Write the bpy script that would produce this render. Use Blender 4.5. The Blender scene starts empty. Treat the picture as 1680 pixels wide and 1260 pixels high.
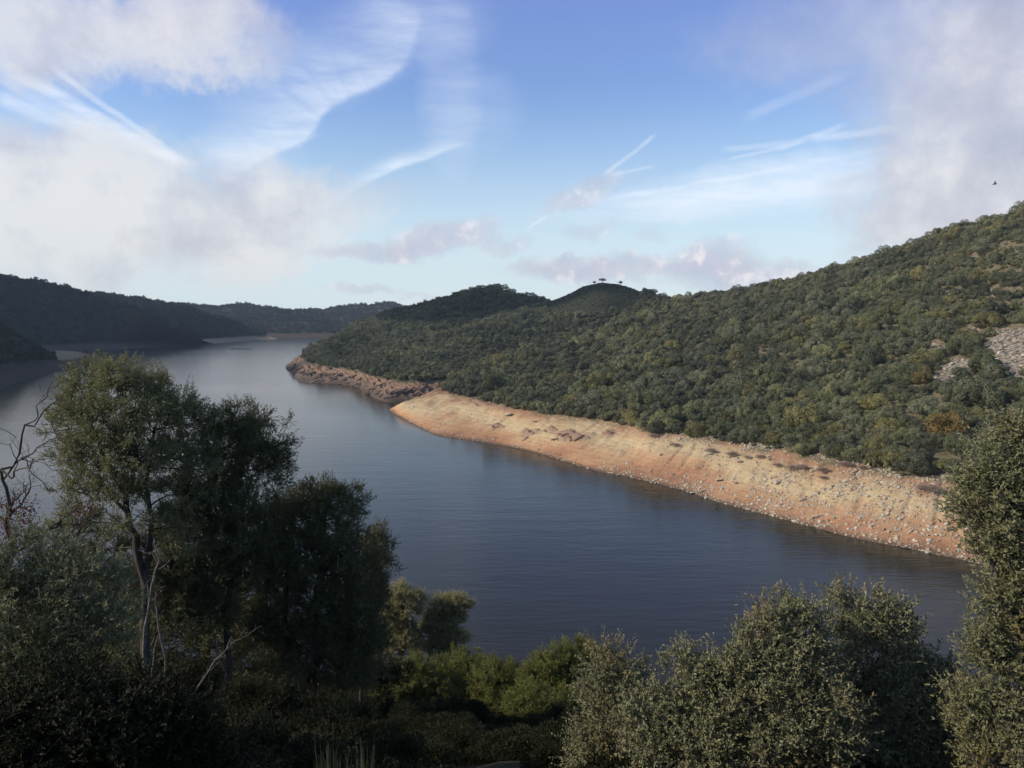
import bpy, math, random
import numpy as np
from mathutils import Vector, Matrix

random.seed(7)
SUN_AZ = math.radians(-102)     # from +Y, negative = to the left
SUN_EL = math.radians(29)
scene = bpy.context.scene
COL = scene.collection

# ------------------------------------------------------------------ camera
F = 1260.0                      # focal length in pixels of the 1680 px wide frame
CAMZ = 45.0                     # metres above the water
TH = math.atan(105.0 / 1260.0)  # pitch
CT, ST = math.cos(TH), math.sin(TH)
cam_data = bpy.data.cameras.new('camera')
cam_data.sensor_width = 36.0
cam_data.lens = 36.0 * F / 1680.0
cam_data.clip_start = 0.1
cam_data.clip_end = 12000
cam = bpy.data.objects.new('camera', cam_data)
cam.location = (0, 0, CAMZ)
cam.rotation_euler = (math.pi / 2 - TH, 0, 0)
COL.objects.link(cam)
scene.camera = cam


def zof(py, Y):
    v = (630.0 - py) / F
    return CAMZ + Y * (v * CT - ST) / (CT + v * ST)


def yof(py, z):
    v = (630.0 - py) / F
    return (z - CAMZ) * (CT + v * ST) / (v * CT - ST)


def xof(px, Y, z):
    return (px - 840.0) / F * (Y * CT - (z - CAMZ) * ST)


def at(px, py, Y):
    z = zof(py, Y)
    return np.array([xof(px, Y, z), Y, z])


def topix(P):
    P = np.asarray(P, float)
    x, y, z = P[..., 0], P[..., 1], P[..., 2] - CAMZ
    t = y * CT - z * ST
    v = (z * CT + y * ST) / t
    return 840 + F * x / t, 630 - F * v


# ------------------------------------------------------------------ noise
def _hash(ix, iy, seed):
    n = (ix.astype(np.int64) * 374761393 + iy.astype(np.int64) * 668265263 + seed * 1442695041) & 0x7fffffff
    n = ((n ^ (n >> 13)) * 1274126177) & 0x7fffffff
    n = n ^ (n >> 16)
    return (n & 0xffff) / 65535.0


def vnoise(x, y, seed=0):
    x = np.asarray(x, float); y = np.asarray(y, float)
    ix = np.floor(x); iy = np.floor(y)
    fx = x - ix; fy = y - iy
    fx = fx * fx * (3 - 2 * fx); fy = fy * fy * (3 - 2 * fy)
    a = _hash(ix, iy, seed); b = _hash(ix + 1, iy, seed)
    c = _hash(ix, iy + 1, seed); d = _hash(ix + 1, iy + 1, seed)
    return (a * (1 - fx) + b * fx) * (1 - fy) + (c * (1 - fx) + d * fx) * fy


def fbm(x, y, seed=0, oct=4):
    s = 0; a = 0.5; f = 1.0
    for i in range(oct):
        s = s + a * (vnoise(x * f, y * f, seed + i * 17) - 0.5)
        a *= 0.5; f *= 2.03
    return s * 2


def pchip(xk, yk, x):
    """monotone cubic; xk (n,), yk (n, m) -> (len(x), m)"""
    xk = np.asarray(xk, float); yk = np.asarray(yk, float); x = np.asarray(x, float)
    h = np.diff(xk)[:, None]; d = np.diff(yk, axis=0) / h
    m = np.zeros_like(yk)
    same = d[:-1] * d[1:] > 0
    w1 = 2 * h[1:] + h[:-1]; w2 = h[1:] + 2 * h[:-1]
    with np.errstate(divide='ignore', invalid='ignore'):
        hm = (w1 + w2) / (w1 / d[:-1] + w2 / d[1:])
    m[1:-1] = np.where(same, hm, 0)
    m[0] = d[0]; m[-1] = d[-1]
    k = np.clip(np.searchsorted(xk, x) - 1, 0, len(xk) - 2)
    hh = (xk[k + 1] - xk[k])[:, None]
    t = (x - xk[k])[:, None] / hh
    return ((2 * t**3 - 3 * t**2 + 1) * yk[k] + (t**3 - 2 * t**2 + t) * hh * m[k]
            + (-2 * t**3 + 3 * t**2) * yk[k + 1] + (t**3 - t**2) * hh * m[k + 1])


# ------------------------------------------------------------------ mesh helpers
def np_mesh(name, V, Q, mat=None, tint=None, smooth=False, attrs=None, tri=False):
    V = np.ascontiguousarray(V, dtype=np.float32).reshape(-1, 3)
    Q = np.ascontiguousarray(Q, dtype=np.int32)
    k = Q.shape[1]
    me = bpy.data.meshes.new(name)
    me.vertices.add(len(V)); me.vertices.foreach_set('co', V.ravel())
    me.loops.add(Q.size); me.loops.foreach_set('vertex_index', Q.ravel())
    me.polygons.add(len(Q))
    me.polygons.foreach_set('loop_start', np.arange(0, Q.size, k, dtype=np.int32))
    me.polygons.foreach_set('loop_total', np.full(len(Q), k, dtype=np.int32))
    me.polygons.foreach_set('use_smooth', np.full(len(Q), bool(smooth)))
    me.update(calc_edges=True)
    if tint is not None:
        a = me.attributes.new('tint', 'FLOAT', 'FACE')
        a.data.foreach_set('value', np.ascontiguousarray(tint, dtype=np.float32))
    for n, arr in (attrs or {}).items():
        a = me.attributes.new(n, 'FLOAT', 'POINT')
        a.data.foreach_set('value', np.ascontiguousarray(arr, dtype=np.float32))
    if mat:
        me.materials.append(mat)
    return me


def link(name, me, parent=None, loc=None):
    o = bpy.data.objects.new(name, me)
    COL.objects.link(o)
    if parent is not None:
        o.parent = parent
    if loc is not None:
        o.location = loc
    return o


def tag(o, label=None, cat=None, group=None, kind=None):
    if label: o['label'] = label
    if cat: o['category'] = cat
    if group: o['group'] = group
    if kind: o['kind'] = kind
    return o


def empty(name, loc, label, cat, group=None):
    o = bpy.data.objects.new(name, None)
    COL.objects.link(o)
    o.location = loc
    o.empty_display_size = 0.5
    return tag(o, label, cat, group)


class Tubes:
    def __init__(self):
        self.V = []; self.Q = []; self.n = 0

    def add(self, pts, radii, sides=6):
        pts = np.asarray(pts, float); radii = np.asarray(radii, float)
        n = len(pts)
        t = np.gradient(pts, axis=0)
        t /= np.linalg.norm(t, axis=1, keepdims=True) + 1e-9
        ref = np.array([0.31, 0.17, 0.93]) if abs(t[0][2]) < 0.9 else np.array([1.0, 0.1, 0.05])
        a = np.cross(t, ref); a /= np.linalg.norm(a, axis=1, keepdims=True) + 1e-9
        b = np.cross(t, a)
        ang = np.arange(sides) * 2 * math.pi / sides
        ring = (pts[:, None, :] + radii[:, None, None] *
                (np.cos(ang)[None, :, None] * a[:, None, :] + np.sin(ang)[None, :, None] * b[:, None, :]))
        self.V.append(ring.reshape(-1, 3))
        i = np.arange(n - 1)[:, None] * sides; j = np.arange(sides)[None, :]; j2 = (j + 1) % sides
        q = np.stack([i + j, i + j2, i + sides + j2, i + sides + j], axis=-1).reshape(-1, 4) + self.n
        self.Q.append(q); self.n += n * sides

    def mesh(self, name, mat):
        return np_mesh(name, np.vstack(self.V), np.vstack(self.Q), mat, smooth=True)


def wiggle(p0, p1, n, amp, rng, sag=0.0):
    p0 = np.asarray(p0, float); p1 = np.asarray(p1, float)
    t = np.linspace(0, 1, n)[:, None]
    L = np.linalg.norm(p1 - p0)
    off = rng.normal(0, 1, (n, 3)) * amp * L
    off[0] = 0; off[-1] = 0
    if n > 3:
        off[1:-1] = (off[1:-1] * 2 + off[:-2] + off[2:]) / 3
    p = p0 + (p1 - p0) * t + off
    p[:, 2] += sag * L * (t[:, 0] * (1 - t[:, 0])) * 4
    return p


def unit(a):
    return a / (np.linalg.norm(a, axis=-1, keepdims=True) + 1e-9)


def leaf_arrays(P, D, N, L, W, fold=0.12):
    """rhombic folded leaf per row"""
    S = unit(np.cross(D, N))
    N2 = unit(np.cross(S, D))
    L = np.broadcast_to(L, (len(P),))[:, None]; W = np.broadcast_to(W, (len(P),))[:, None]
    mid = P + D * L * 0.48
    v = np.stack([P, mid + S * W * 0.5 + N2 * W * fold, P + D * L, mid - S * W * 0.5 + N2 * W * fold], axis=1)
    return v.reshape(-1, 3)


# ------------------------------------------------------------------ materials
def newmat(name):
    m = bpy.data.materials.new(name)
    m.use_nodes = True
    nt = m.node_tree
    nt.nodes.clear()
    out = nt.nodes.new('ShaderNodeOutputMaterial')
    return m, nt, out


def N(nt, typ, ins=None, **props):
    n = nt.nodes.new(typ)
    for k, v in props.items():
        setattr(n, k, v)
    for k, v in (ins or {}).items():
        s = n.inputs[k]
        if hasattr(v, 'is_output') or isinstance(v, bpy.types.NodeSocket):
            nt.links.new(v, s)
        else:
            s.default_value = v
    return n


def ramp(nt, fac, stops, interp='LINEAR'):
    r = nt.nodes.new('ShaderNodeValToRGB')
    r.color_ramp.interpolation = interp
    el = r.color_ramp.elements
    while len(el) < len(stops):
        el.new(0.5)
    for e, (p, c) in zip(el, stops):
        e.position = p
        e.color = (*c, 1) if len(c) == 3 else c
    nt.links.new(fac, r.inputs['Fac'])
    return r.outputs['Color']


def mixc(nt, fac, a, b, blend='MIX'):
    m = nt.nodes.new('ShaderNodeMix')
    m.data_type = 'RGBA'; m.blend_type = blend
    for s, v in ((m.inputs[0], fac), (m.inputs[6], a), (m.inputs[7], b)):
        if isinstance(v, bpy.types.NodeSocket):
            nt.links.new(v, s)
        else:
            s.default_value = v if not isinstance(v, tuple) or len(v) == 4 else (*v, 1)
    return m.outputs[2]


def M(nt, op, a, b=None, c=None, clamp=False):
    m = nt.nodes.new('ShaderNodeMath')
    m.operation = op; m.use_clamp = clamp
    for i, v in enumerate((a, b, c)):
        if v is None: continue
        if isinstance(v, bpy.types.NodeSocket):
            nt.links.new(v, m.inputs[i])
        else:
            m.inputs[i].default_value = v
    return m.outputs[0]


def leaf_material(name, dark, light, under=None, accent=None, accent_at=0.93, use_obj=False, rnd=0.0,
                  trans=0.22, rough=0.5, spec=0.35, patch=None, big=False):
    m, nt, out = newmat(name)
    t = N(nt, 'ShaderNodeAttribute', attribute_name='tint').outputs['Fac']
    col = mixc(nt, t, dark, light)
    info = N(nt, 'ShaderNodeObjectInfo')
    if accent is not None:
        f = M(nt, 'GREATER_THAN', t, accent_at)
        col = mixc(nt, f, col, accent)
    if patch is not None:
        pc, psc, pth = patch
        geo = N(nt, 'ShaderNodeNewGeometry')
        nz = N(nt, 'ShaderNodeTexNoise', {'Vector': geo.outputs['Position'], 'Scale': psc, 'Detail': 2.0})
        mr = N(nt, 'ShaderNodeMapRange', {'Value': nz.outputs['Fac'], 'From Min': pth, 'From Max': pth + 0.12})
        col = mixc(nt, M(nt, 'MULTIPLY', mr.outputs['Result'], 0.75), col, pc)
    if big:   # stands of different species and vigour
        gb = N(nt, 'ShaderNodeNewGeometry')
        nb = N(nt, 'ShaderNodeTexNoise', {'Vector': gb.outputs['Position'], 'Scale': 0.022, 'Detail': 3.0})
        col = mixc(nt, 1.0, col, ramp(nt, nb.outputs['Fac'], [(0.35, (0.68, 0.72, 0.74)), (0.5, (1, 1, 1)), (0.66, (1.25, 1.22, 1.12))]), 'MULTIPLY')
    if use_obj:
        col = mixc(nt, 1.0, col, info.outputs['Color'], 'MULTIPLY')
    if rnd > 0:
        rc = ramp(nt, info.outputs['Random'], [(0.0, (0.6, 0.66, 0.66)), (0.3, (0.8, 0.88, 0.85)), (0.5, (1.0, 1.02, 0.95)),
                                            (0.72, (1.15, 1.2, 1.1)), (0.93, (1.2, 1.24, 1.1)), (0.99, (1.3, 1.15, 0.9)), (1.0, (1.3, 1.15, 0.9))])
        # brightness varies with the individual plant
        col = mixc(nt, rnd, col, mixc(nt, 1.0, col, rc, 'MULTIPLY'))
    if under is not None:
        geo2 = N(nt, 'ShaderNodeNewGeometry')
        col = mixc(nt, M(nt, 'MULTIPLY', geo2.outputs['Backfacing'], 0.6), col, under)
    b = N(nt, 'ShaderNodeBsdfPrincipled', {'Base Color': col, 'Roughness': rough, 'Specular IOR Level': spec})
    tr = N(nt, 'ShaderNodeBsdfTranslucent', {'Color': col})
    mx = N(nt, 'ShaderNodeMixShader', {0: trans, 1: b.outputs[0], 2: tr.outputs[0]})
    nt.links.new(mx.outputs[0], out.inputs['Surface'])
    return m


def bark_material(name, c1, c2, scale=14.0):
    m, nt, out = newmat(name)
    geo = N(nt, 'ShaderNodeNewGeometry')
    mp = N(nt, 'ShaderNodeMapping', {'Vector': geo.outputs['Position'], 'Scale': (1, 1, 0.25)})
    nz = N(nt, 'ShaderNodeTexNoise', {'Vector': mp.outputs[0], 'Scale': scale, 'Detail': 5.0, 'Roughness': 0.65})
    col = ramp(nt, nz.outputs['Fac'], [(0.3, c1), (0.62, c2)])
    bp = N(nt, 'ShaderNodeBump', {'Height': nz.outputs['Fac'], 'Strength': 0.8, 'Distance': 0.03})
    b = N(nt, 'ShaderNodeBsdfPrincipled', {'Base Color': col, 'Roughness': 0.85, 'Specular IOR Level': 0.2, 'Normal': bp.outputs[0]})
    nt.links.new(b.outputs[0], out.inputs['Surface'])
    return m


def hill_material(name, ground_a, ground_b, bank_cols, zt=9.0, wet=(0.10, 0.07, 0.05), scree=True, strata=0.0):
    """soil and dry grass above the old high-water line, bare banded sediment below it"""
    m, nt, out = newmat(name)
    geo = N(nt, 'ShaderNodeNewGeometry')
    pos = geo.outputs['Position']
    sep = N(nt, 'ShaderNodeSeparateXYZ', {0: pos})
    n1 = N(nt, 'ShaderNodeTexNoise', {'Vector': pos, 'Scale': 0.035, 'Detail': 5.0, 'Roughness': 0.6}).outputs['Fac']
    n2 = N(nt, 'ShaderNodeTexNoise', {'Vector': pos, 'Scale': 0.5, 'Detail': 6.0, 'Roughness': 0.65}).outputs['Fac']
    n3 = N(nt, 'ShaderNodeTexNoise', {'Vector': pos, 'Scale': 2.6, 'Detail': 4.0, 'Roughness': 0.7}).outputs['Fac']
    n4 = N(nt, 'ShaderNodeTexNoise', {'Vector': pos, 'Scale': 0.11, 'Detail': 3.0}).outputs['Fac']
    g = mixc(nt, ramp(nt, n2, [(0.35, (0, 0, 0)), (0.65, (1, 1, 1))]), ground_a, ground_b)
    # bank colour bands follow the height, broken up by noise
    h = M(nt, 'ADD', M(nt, 'MULTIPLY', sep.outputs['Z'], 1.0 / zt), M(nt, 'MULTIPLY', M(nt, 'SUBTRACT', n1, 0.5), 1.3))
    h = M(nt, 'ADD', h, M(nt, 'MULTIPLY', M(nt, 'SUBTRACT', n2, 0.5), 0.35))
    bank = ramp(nt, h, bank_cols)
    wl = N(nt, 'ShaderNodeTexWave', {'Vector': N(nt, 'ShaderNodeMapping', {'Vector': pos, 'Scale': (0.02, 0.02, 1.0)}).outputs[0], 'Scale': 0.4, 'Distortion': 9.0, 'Detail': 5.0, 'Detail Scale': 2.0, 'Detail Roughness': 0.7},
           bands_direction='Z').outputs['Fac']
    bank = mixc(nt, M(nt, 'MULTIPLY', n1, 0.6), bank, mixc(nt, 1.0, bank, ramp(nt, wl, [(0.1, (0.78, 0.74, 0.7)), (0.6, (1.08, 1.08, 1.08))]), 'MULTIPLY'))
    spk = ramp(nt, n3, [(0.32, (0.62, 0.6, 0.58)), (0.5, (1, 1, 1)), (0.66, (1.25, 1.25, 1.2))])
    bank = mixc(nt, 0.75, bank, mixc(nt, 1.0, bank, spk, 'MULTIPLY'))
    # stony rim at the water's edge
    rim = N(nt, 'ShaderNodeMapRange', {'Value': M(nt, 'ADD', sep.outputs['Z'], M(nt, 'MULTIPLY', n2, -0.7)), 'From Min': -0.1, 'From Max': 0.35,
                                       'To Min': 1.0, 'To Max': 0.0}).outputs[0]
    bank = mixc(nt, M(nt, 'MULTIPLY', rim, 0.8), bank, wet)
    edge = N(nt, 'ShaderNodeMapRange', {'Value': M(nt, 'ADD', sep.outputs['Z'], M(nt, 'MULTIPLY', M(nt, 'SUBTRACT', n4, 0.5), 5.0)),
                                        'From Min': zt - 0.6, 'From Max': zt + 0.9}).outputs[0]
    col = mixc(nt, edge, bank, g)
    rb = N(nt, 'ShaderNodeAttribute', attribute_name='rib').outputs['Fac']
    rbc = mixc(nt, ramp(nt, n3, [(0.38, (0, 0, 0)), (0.6, (1, 1, 1))]), (0.19, 0.12, 0.085), (0.36, 0.23, 0.15))
    col = mixc(nt, rb, col, rbc)
    if scree:
        sc = N(nt, 'ShaderNodeAttribute', attribute_name='bare').outputs['Fac']
        vor = N(nt, 'ShaderNodeTexVoronoi', {'Vector': pos, 'Scale': 0.75})
        scc = ramp(nt, vor.outputs['Distance'], [(0.0, (0.36, 0.31, 0.25)), (0.45, (0.25, 0.21, 0.165)), (0.7, (0.09, 0.08, 0.06))])
        col = mixc(nt, sc, col, scc)
    bh = M(nt, 'ADD', M(nt, 'MULTIPLY', n2, 0.6), M(nt, 'MULTIPLY', n3, 0.25))
    bp = N(nt, 'ShaderNodeBump', {'Height': bh, 'Strength': 0.9, 'Distance': 0.6})
    b = N(nt, 'ShaderNodeBsdfPrincipled', {'Base Color': col, 'Roughness': 0.95, 'Specular IOR Level': 0.1, 'Normal': bp.outputs[0]})
    nt.links.new(b.outputs[0], out.inputs['Surface'])
    return m


def stone_material(name, c1, c2, c3):
    m, nt, out = newmat(name)
    geo = N(nt, 'ShaderNodeNewGeometry'); info = N(nt, 'ShaderNodeObjectInfo')
    nz = N(nt, 'ShaderNodeTexNoise', {'Vector': geo.outputs['Position'], 'Scale': 2.2, 'Detail': 5.0, 'Roughness': 0.7}).outputs['Fac']
    base = ramp(nt, info.outputs['Random'], [(0.0, c1), (0.5, c2), (1.0, c3)])
    sh = ramp(nt, nz, [(0.3, (0.6, 0.58, 0.55)), (0.6, (1.1, 1.1, 1.1))])
    col = mixc(nt, 1.0, base, sh, 'MULTIPLY')
    bp = N(nt, 'ShaderNodeBump', {'Height': nz, 'Strength': 0.6, 'Distance': 0.15})
    b = N(nt, 'ShaderNodeBsdfPrincipled', {'Base Color': col, 'Roughness': 0.9, 'Specular IOR Level': 0.15, 'Normal': bp.outputs[0]})
    nt.links.new(b.outputs[0], out.inputs['Surface'])
    return m


BANK_A = [(0.0, (0.28, 0.15, 0.085)), (0.15, (0.42, 0.225, 0.12)), (0.34, (0.49, 0.30, 0.16)), (0.55, (0.54, 0.415, 0.235)), (0.8, (0.49, 0.35, 0.195)), (1.0, (0.38, 0.22, 0.125))]
BANK_B = [(0.0, (0.085, 0.068, 0.055)), (0.3, (0.15, 0.108, 0.08)), (0.6, (0.19, 0.135, 0.095)), (0.85, (0.26, 0.165, 0.11)), (1.0, (0.2, 0.135, 0.09))]
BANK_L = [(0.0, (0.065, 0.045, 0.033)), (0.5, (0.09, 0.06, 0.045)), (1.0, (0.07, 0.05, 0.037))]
BANK_S = [(0.0, (0.25, 0.17, 0.10)), (0.5, (0.33, 0.24, 0.14)), (1.0, (0.27, 0.19, 0.12))]
MAT = {}
MAT['hill_a'] = hill_material('hill soil', (0.10, 0.085, 0.05), (0.24, 0.19, 0.115), BANK_A)
MAT['hill_b'] = hill_material('spur soil', (0.035, 0.038, 0.022), (0.06, 0.062, 0.036), BANK_B)
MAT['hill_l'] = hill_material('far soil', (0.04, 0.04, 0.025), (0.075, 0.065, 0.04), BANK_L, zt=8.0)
MAT['hill_s'] = hill_material('far sand', (0.04, 0.04, 0.025), (0.075, 0.065, 0.04), BANK_S, zt=7.0)
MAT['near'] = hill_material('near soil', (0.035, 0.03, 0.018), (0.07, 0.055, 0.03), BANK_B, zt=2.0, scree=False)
MAT['stone'] = stone_material('stone', (0.33, 0.26, 0.18), (0.45, 0.375, 0.265), (0.55, 0.50, 0.40))
MAT['slate'] = stone_material('slate', (0.13, 0.095, 0.075), (0.2, 0.135, 0.1), (0.27, 0.18, 0.13))
MAT['crown'] = leaf_material('oak crown', (0.070, 0.070, 0.038), (0.262, 0.248, 0.148), use_obj=True, rnd=0.15, big=True, trans=0.12, rough=0.6, spec=0.2)
MAT['wood'] = leaf_material('woodland crown', (0.066, 0.067, 0.036), (0.248, 0.235, 0.14), rnd=1.0, big=True, trans=0.12, rough=0.6, spec=0.2)
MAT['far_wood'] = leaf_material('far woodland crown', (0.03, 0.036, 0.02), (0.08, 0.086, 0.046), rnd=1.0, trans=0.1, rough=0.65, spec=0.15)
MAT['bark'] = bark_material('dark bark', (0.03, 0.024, 0.018), (0.11, 0.09, 0.07))
MAT['dead'] = bark_material('weathered wood', (0.05, 0.043, 0.036), (0.22, 0.195, 0.165), 30)
MAT['twig'] = bark_material('bare twig', (0.10, 0.08, 0.065), (0.26, 0.22, 0.18), 30)

# ------------------------------------------------------------------ terrain lofts
NAN = float('nan')


class Hill:
    """grid of columns (bearing) x rows (going up the slope); every column lists (world y, z) per row"""

    def __init__(self, name, cols, nu, nv, vw, mat, rough=1.0, label=None, seed=0, strata=0.0, bare=None, shore_row=1, rib=None):
        px = np.array([c[0] for c in cols], float)
        R = len(cols[0][1])
        YZ = np.array([[p for p in c[1]] for c in cols], float)      # (ncol, R, 2)
        pu = np.linspace(px[0], px[-1], nu)
        G = pchip(px, YZ.reshape(len(px), -1), pu).reshape(nu, R, 2)
        # rows -> dense rows, vw = number of sub-rows per interval
        vs = np.concatenate([i + np.arange(n) / n for i, n in enumerate(vw)] + [[R - 1.0]])
        H = pchip(np.arange(R), G.transpose(1, 0, 2).reshape(R, -1), vs).reshape(len(vs), nu, 2).transpose(1, 0, 2)
        Y = H[..., 0]; Z = H[..., 1]
        X = (pu[:, None] - 840.0) / F * (Y * CT - (Z - CAMZ) * ST)
        nv = len(vs)
        v = np.broadcast_to(vs[None, :], X.shape)
        # relief
        w = np.clip((v - shore_row) * 1.2, 0, 1) * np.clip((Z + 0.2) / 4, 0, 1)
        big = np.clip((Z - 9) / 25, 0, 1) * np.clip((R - 2 - v) * 1.2, 0, 1)
        gul = np.abs(fbm((X * 0.82 - Y * 0.57) / 5.0, (X * 0.57 + Y * 0.82) / 26.0, seed + 13, 3))
        dz = -0.6 * np.clip(0.25 - gul, 0, 1) * 3 * w * np.clip((11 - Z) / 3, 0, 1) + 0.3 * w
        dz = dz + fbm(X / 6, Y / 6, seed + 3) * 0.55 * w + fbm(X / 1.6, Y / 1.6, seed + 5) * 0.22 * w + fbm(X / 55, Y / 55, seed + 1, 3) * 9 * rough * big
        if strata:
            q = (X * 0.55 + Y * 0.3 + Z * 1.6) / 5.0 + fbm(X / 14, Y / 14, seed + 9) * 1.3
            saw = q - np.floor(q)
            q2 = q * 2.7 + fbm(X / 5, Y / 5, seed + 19)
            dz = dz + strata * (saw ** 1.5 - 0.4) * w * np.clip((11 - Z) / 3, 0, 1) + strata * 0.4 * ((q2 - np.floor(q2)) - .5) * w * np.clip((11 - Z) / 3, 0, 1)
            dz = dz + strata * 1.2 * fbm(X / 9, Y / 20, seed + 29) * w * np.clip((11 - Z) / 3, 0, 1)
        # wobbling waterline
        dz = dz + fbm(X / 9, Y / 9, seed + 21) * 0.35 * np.clip(1 - np.abs(Z) / 2, 0, 1)
        rw = np.zeros(X.shape)
        if rib is not None:
            rw = rib(np.stack([X, Y, Z], -1))
            q = (X * 0.62 + Y * 0.2 + Z * 0.9) / 3.2 + fbm(X / 9, Y / 9, seed + 39) * 0.9
            saw = q - np.floor(q)
            dz = dz + rw * (1.1 * saw ** 1.3 - 0.3 + 0.6 * fbm(X / 2, Y / 2, seed + 49))
            rw = rw * np.clip(0.35 + saw, 0, 1)
        Z = Z + dz
        self.P = np.stack([X, Y, Z], -1); self.v = v; self.nu = nu; self.nv = nv; self.vs = vs; self.pu = pu
        idx = np.arange(nu * nv).reshape(nu, nv)
        q = np.stack([idx[:-1, :-1], idx[1:, :-1], idx[1:, 1:], idx[:-1, 1:]], -1).reshape(-1, 4)
        b = np.zeros(X.shape)
        if bare is not None:
            b = bare(self.P)
        self.bare = b
        me = np_mesh(name, self.P.reshape(-1, 3), q, mat, smooth=True, attrs={'bare': b.ravel(), 'rib': rw.ravel()})
        self.obj = link(name, me)
        tag(self.obj, label, 'hill', kind='structure')

    def scatter(self, n, rng, vmin, vmax, zmin=-1):
        """area-weighted random points on the hill"""
        P = self.P
        A = np.cross(P[1:, :-1] - P[:-1, :-1], P[:-1, 1:] - P[:-1, :-1])
        area = np.linalg.norm(A, axis=-1)
        vm = 0.5 * (self.v[:-1, :-1] + self.v[:-1, 1:])
        area = area * ((vm >= vmin) & (vm <= vmax))
        p = area.ravel() / area.sum()
        k = rng.choice(len(p), n, p=p)
        i, j = np.divmod(k, area.shape[1])
        s, t = rng.random(n)[:, None], rng.random(n)[:, None]
        pts = (P[i, j] * (1 - s) + P[i + 1, j] * s) * (1 - t) + (P[i, j + 1] * (1 - s) + P[i + 1, j + 1] * s) * t
        nr = unit(A[i, j]); nr = nr * np.sign(nr[:, 2:3])
        return pts, nr, vm[i, j]

    def near(self, px, py):
        """the point of the hill seen at a photo pixel (nearest surface point, water side)"""
        qx, qy = topix(self.P)
        d = (qx - px) ** 2 + (qy - py) ** 2
        good = d < d.min() + 9
        Yc = np.where(good, self.P[..., 1], 1e9)
        k = np.unravel_index(np.argmin(Yc), d.shape)
        return self.P[k].copy()


def colA(px, shore, tree, crest, cy, tz=9.0):
    ys = yof(shore, 0.0)
    yt = yof(tree, tz)
    zc = zof(crest, cy)
    m = 0.5
    ym = yt + (cy - yt) * m; zm = tz + (zc - tz) * (m * 0.97)
    y1 = yt + (cy - yt) * 0.22; z1 = tz + (zc - tz) * 0.2
    yb = ys + (yt - ys) * 0.5; zb = tz * 0.52
    return (px, [(ys - 10, -5), (ys, 0), (yb, zb), (yt, tz), (y1, z1), (ym, zm), (cy, zc), (cy + 50, zc - 2), (cy + 150, zc * 0.6)])


def colA_spur(px, shore, tree, crest, cy, tz=9.0):
    c = colA(px, shore, tree, crest, cy, tz)
    zc = zof(crest, cy)
    c[1][-2] = (cy + 30, zc - 7); c[1][-1] = (cy + 90, min(2.0, zc - 9))
    return c


A_cols = [
    (636, [(375, -5), (388, -2.5), (391, -2.0), (395, -1.5), (398, -1.5), (402, -2), (406, -2), (412, -3), (440, -5)]),
    colA_spur(644, 677, 671, 668.5, yof(668, 1.6), 1.2),
    colA_spur(664, 688, 672, 660, 372, 3.2),
    colA_spur(700, 707, 659, 646, 392, 6.5),
    colA_spur(717, 714, 650, 639, 402, 8.0),
    colA_spur(740, 718, 648, 626, 440),
    colA_spur(800, 727, 661, 598, 475),
    colA_spur(860, 738, 675, 578, 510),
    colA_spur(920, 755, 684, 566, 545),
    colA(980, 773, 690, 551, 585),
    colA(1030, 783, 700, 524, 625),
    colA(1070, 792, 712, 506, 655),
    colA(1120, 805, 717, 497, 690),
    colA(1180, 824, 724, 487, 680),
    colA(1250, 843, 738, 472, 650),
    colA(1330, 864, 756, 455, 610),
    colA(1400, 882, 770, 437, 570),
    colA(1500, 902, 787, 411, 520),
    colA(1600, 924, 797, 381, 475),
    colA(1680, 945, 806, 350, 440),
    colA(1850, 990, 832, 292, 410),
    colA(2100, 1060, 875, 230, 380),
    colA(2500, 1180, 950, 150, 340),
]

# clearings (bare scree) given as ellipses in bearing/height as seen from the road: px, py, rx, ry
SCREE = [(1660, 560, 38, 24), (1640, 590, 34, 26), (1672, 600, 20, 24), (1595, 548, 22, 12), (1570, 600, 34, 11), (1545, 622, 24, 9), (1535, 668, 16, 9),
         (1532, 572, 20, 9), (1602, 632, 11, 6), (1630, 480, 11, 8), (1750, 580, 60, 40)]
GLADE = [(1640, 446, 46, 11), (1664, 410, 44, 12), (1610, 425, 36, 9), (1560, 478, 26, 7), (1600, 500, 20, 7), (1480, 500, 22, 6), (1380, 540, 20, 6), (1660, 480, 22, 10), (1250, 585, 18, 6), (1400, 610, 16, 6), (1035, 660, 14, 8), (1020, 690, 12, 5), (1030, 615, 12, 5), (1130, 640, 22, 6), (960, 612, 14, 5)]


def in_ell(px, py, E, soft=1.0, wob=0.0):
    r = np.full(np.shape(px), 9.0)
    for cx, cy, rx, ry in E:
        r = np.minimum(r, ((px - cx) / rx) ** 2 + ((py - cy) / ry) ** 2)
    return r


def bareA(P):
    px, py = topix(P)
    r = in_ell(px, py, SCREE) + fbm(P[..., 0] / 7, P[..., 1] / 7, 77) * 0.7
    return np.clip(1.5 - r * 1.1, 0, 1)


RIBS = [(866, 710, 20, 6), (935, 716, 34, 10), (905, 708, 14, 5), (782, 662, 22, 5), (815, 700, 16, 4), (1000, 712, 12, 6)]


def ribA(P):
    px, py = topix(P)
    r = in_ell(px, py, RIBS) + fbm(P[..., 0] / 6, P[..., 1] / 6, 83) * 1.1
    return np.clip(1.4 - r * 1.1, 0, 1) * np.clip(P[..., 2] / 1.5, 0, 1)


hillA = Hill('hill', A_cols, 760, 0, (4, 30, 30, 30, 60, 60, 8, 6), MAT['hill_a'], rough=0.55,
             label='wooded hillside rising to the right above the pale bare bank', seed=1, strata=0.0, bare=bareA, rib=ribA)


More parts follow.
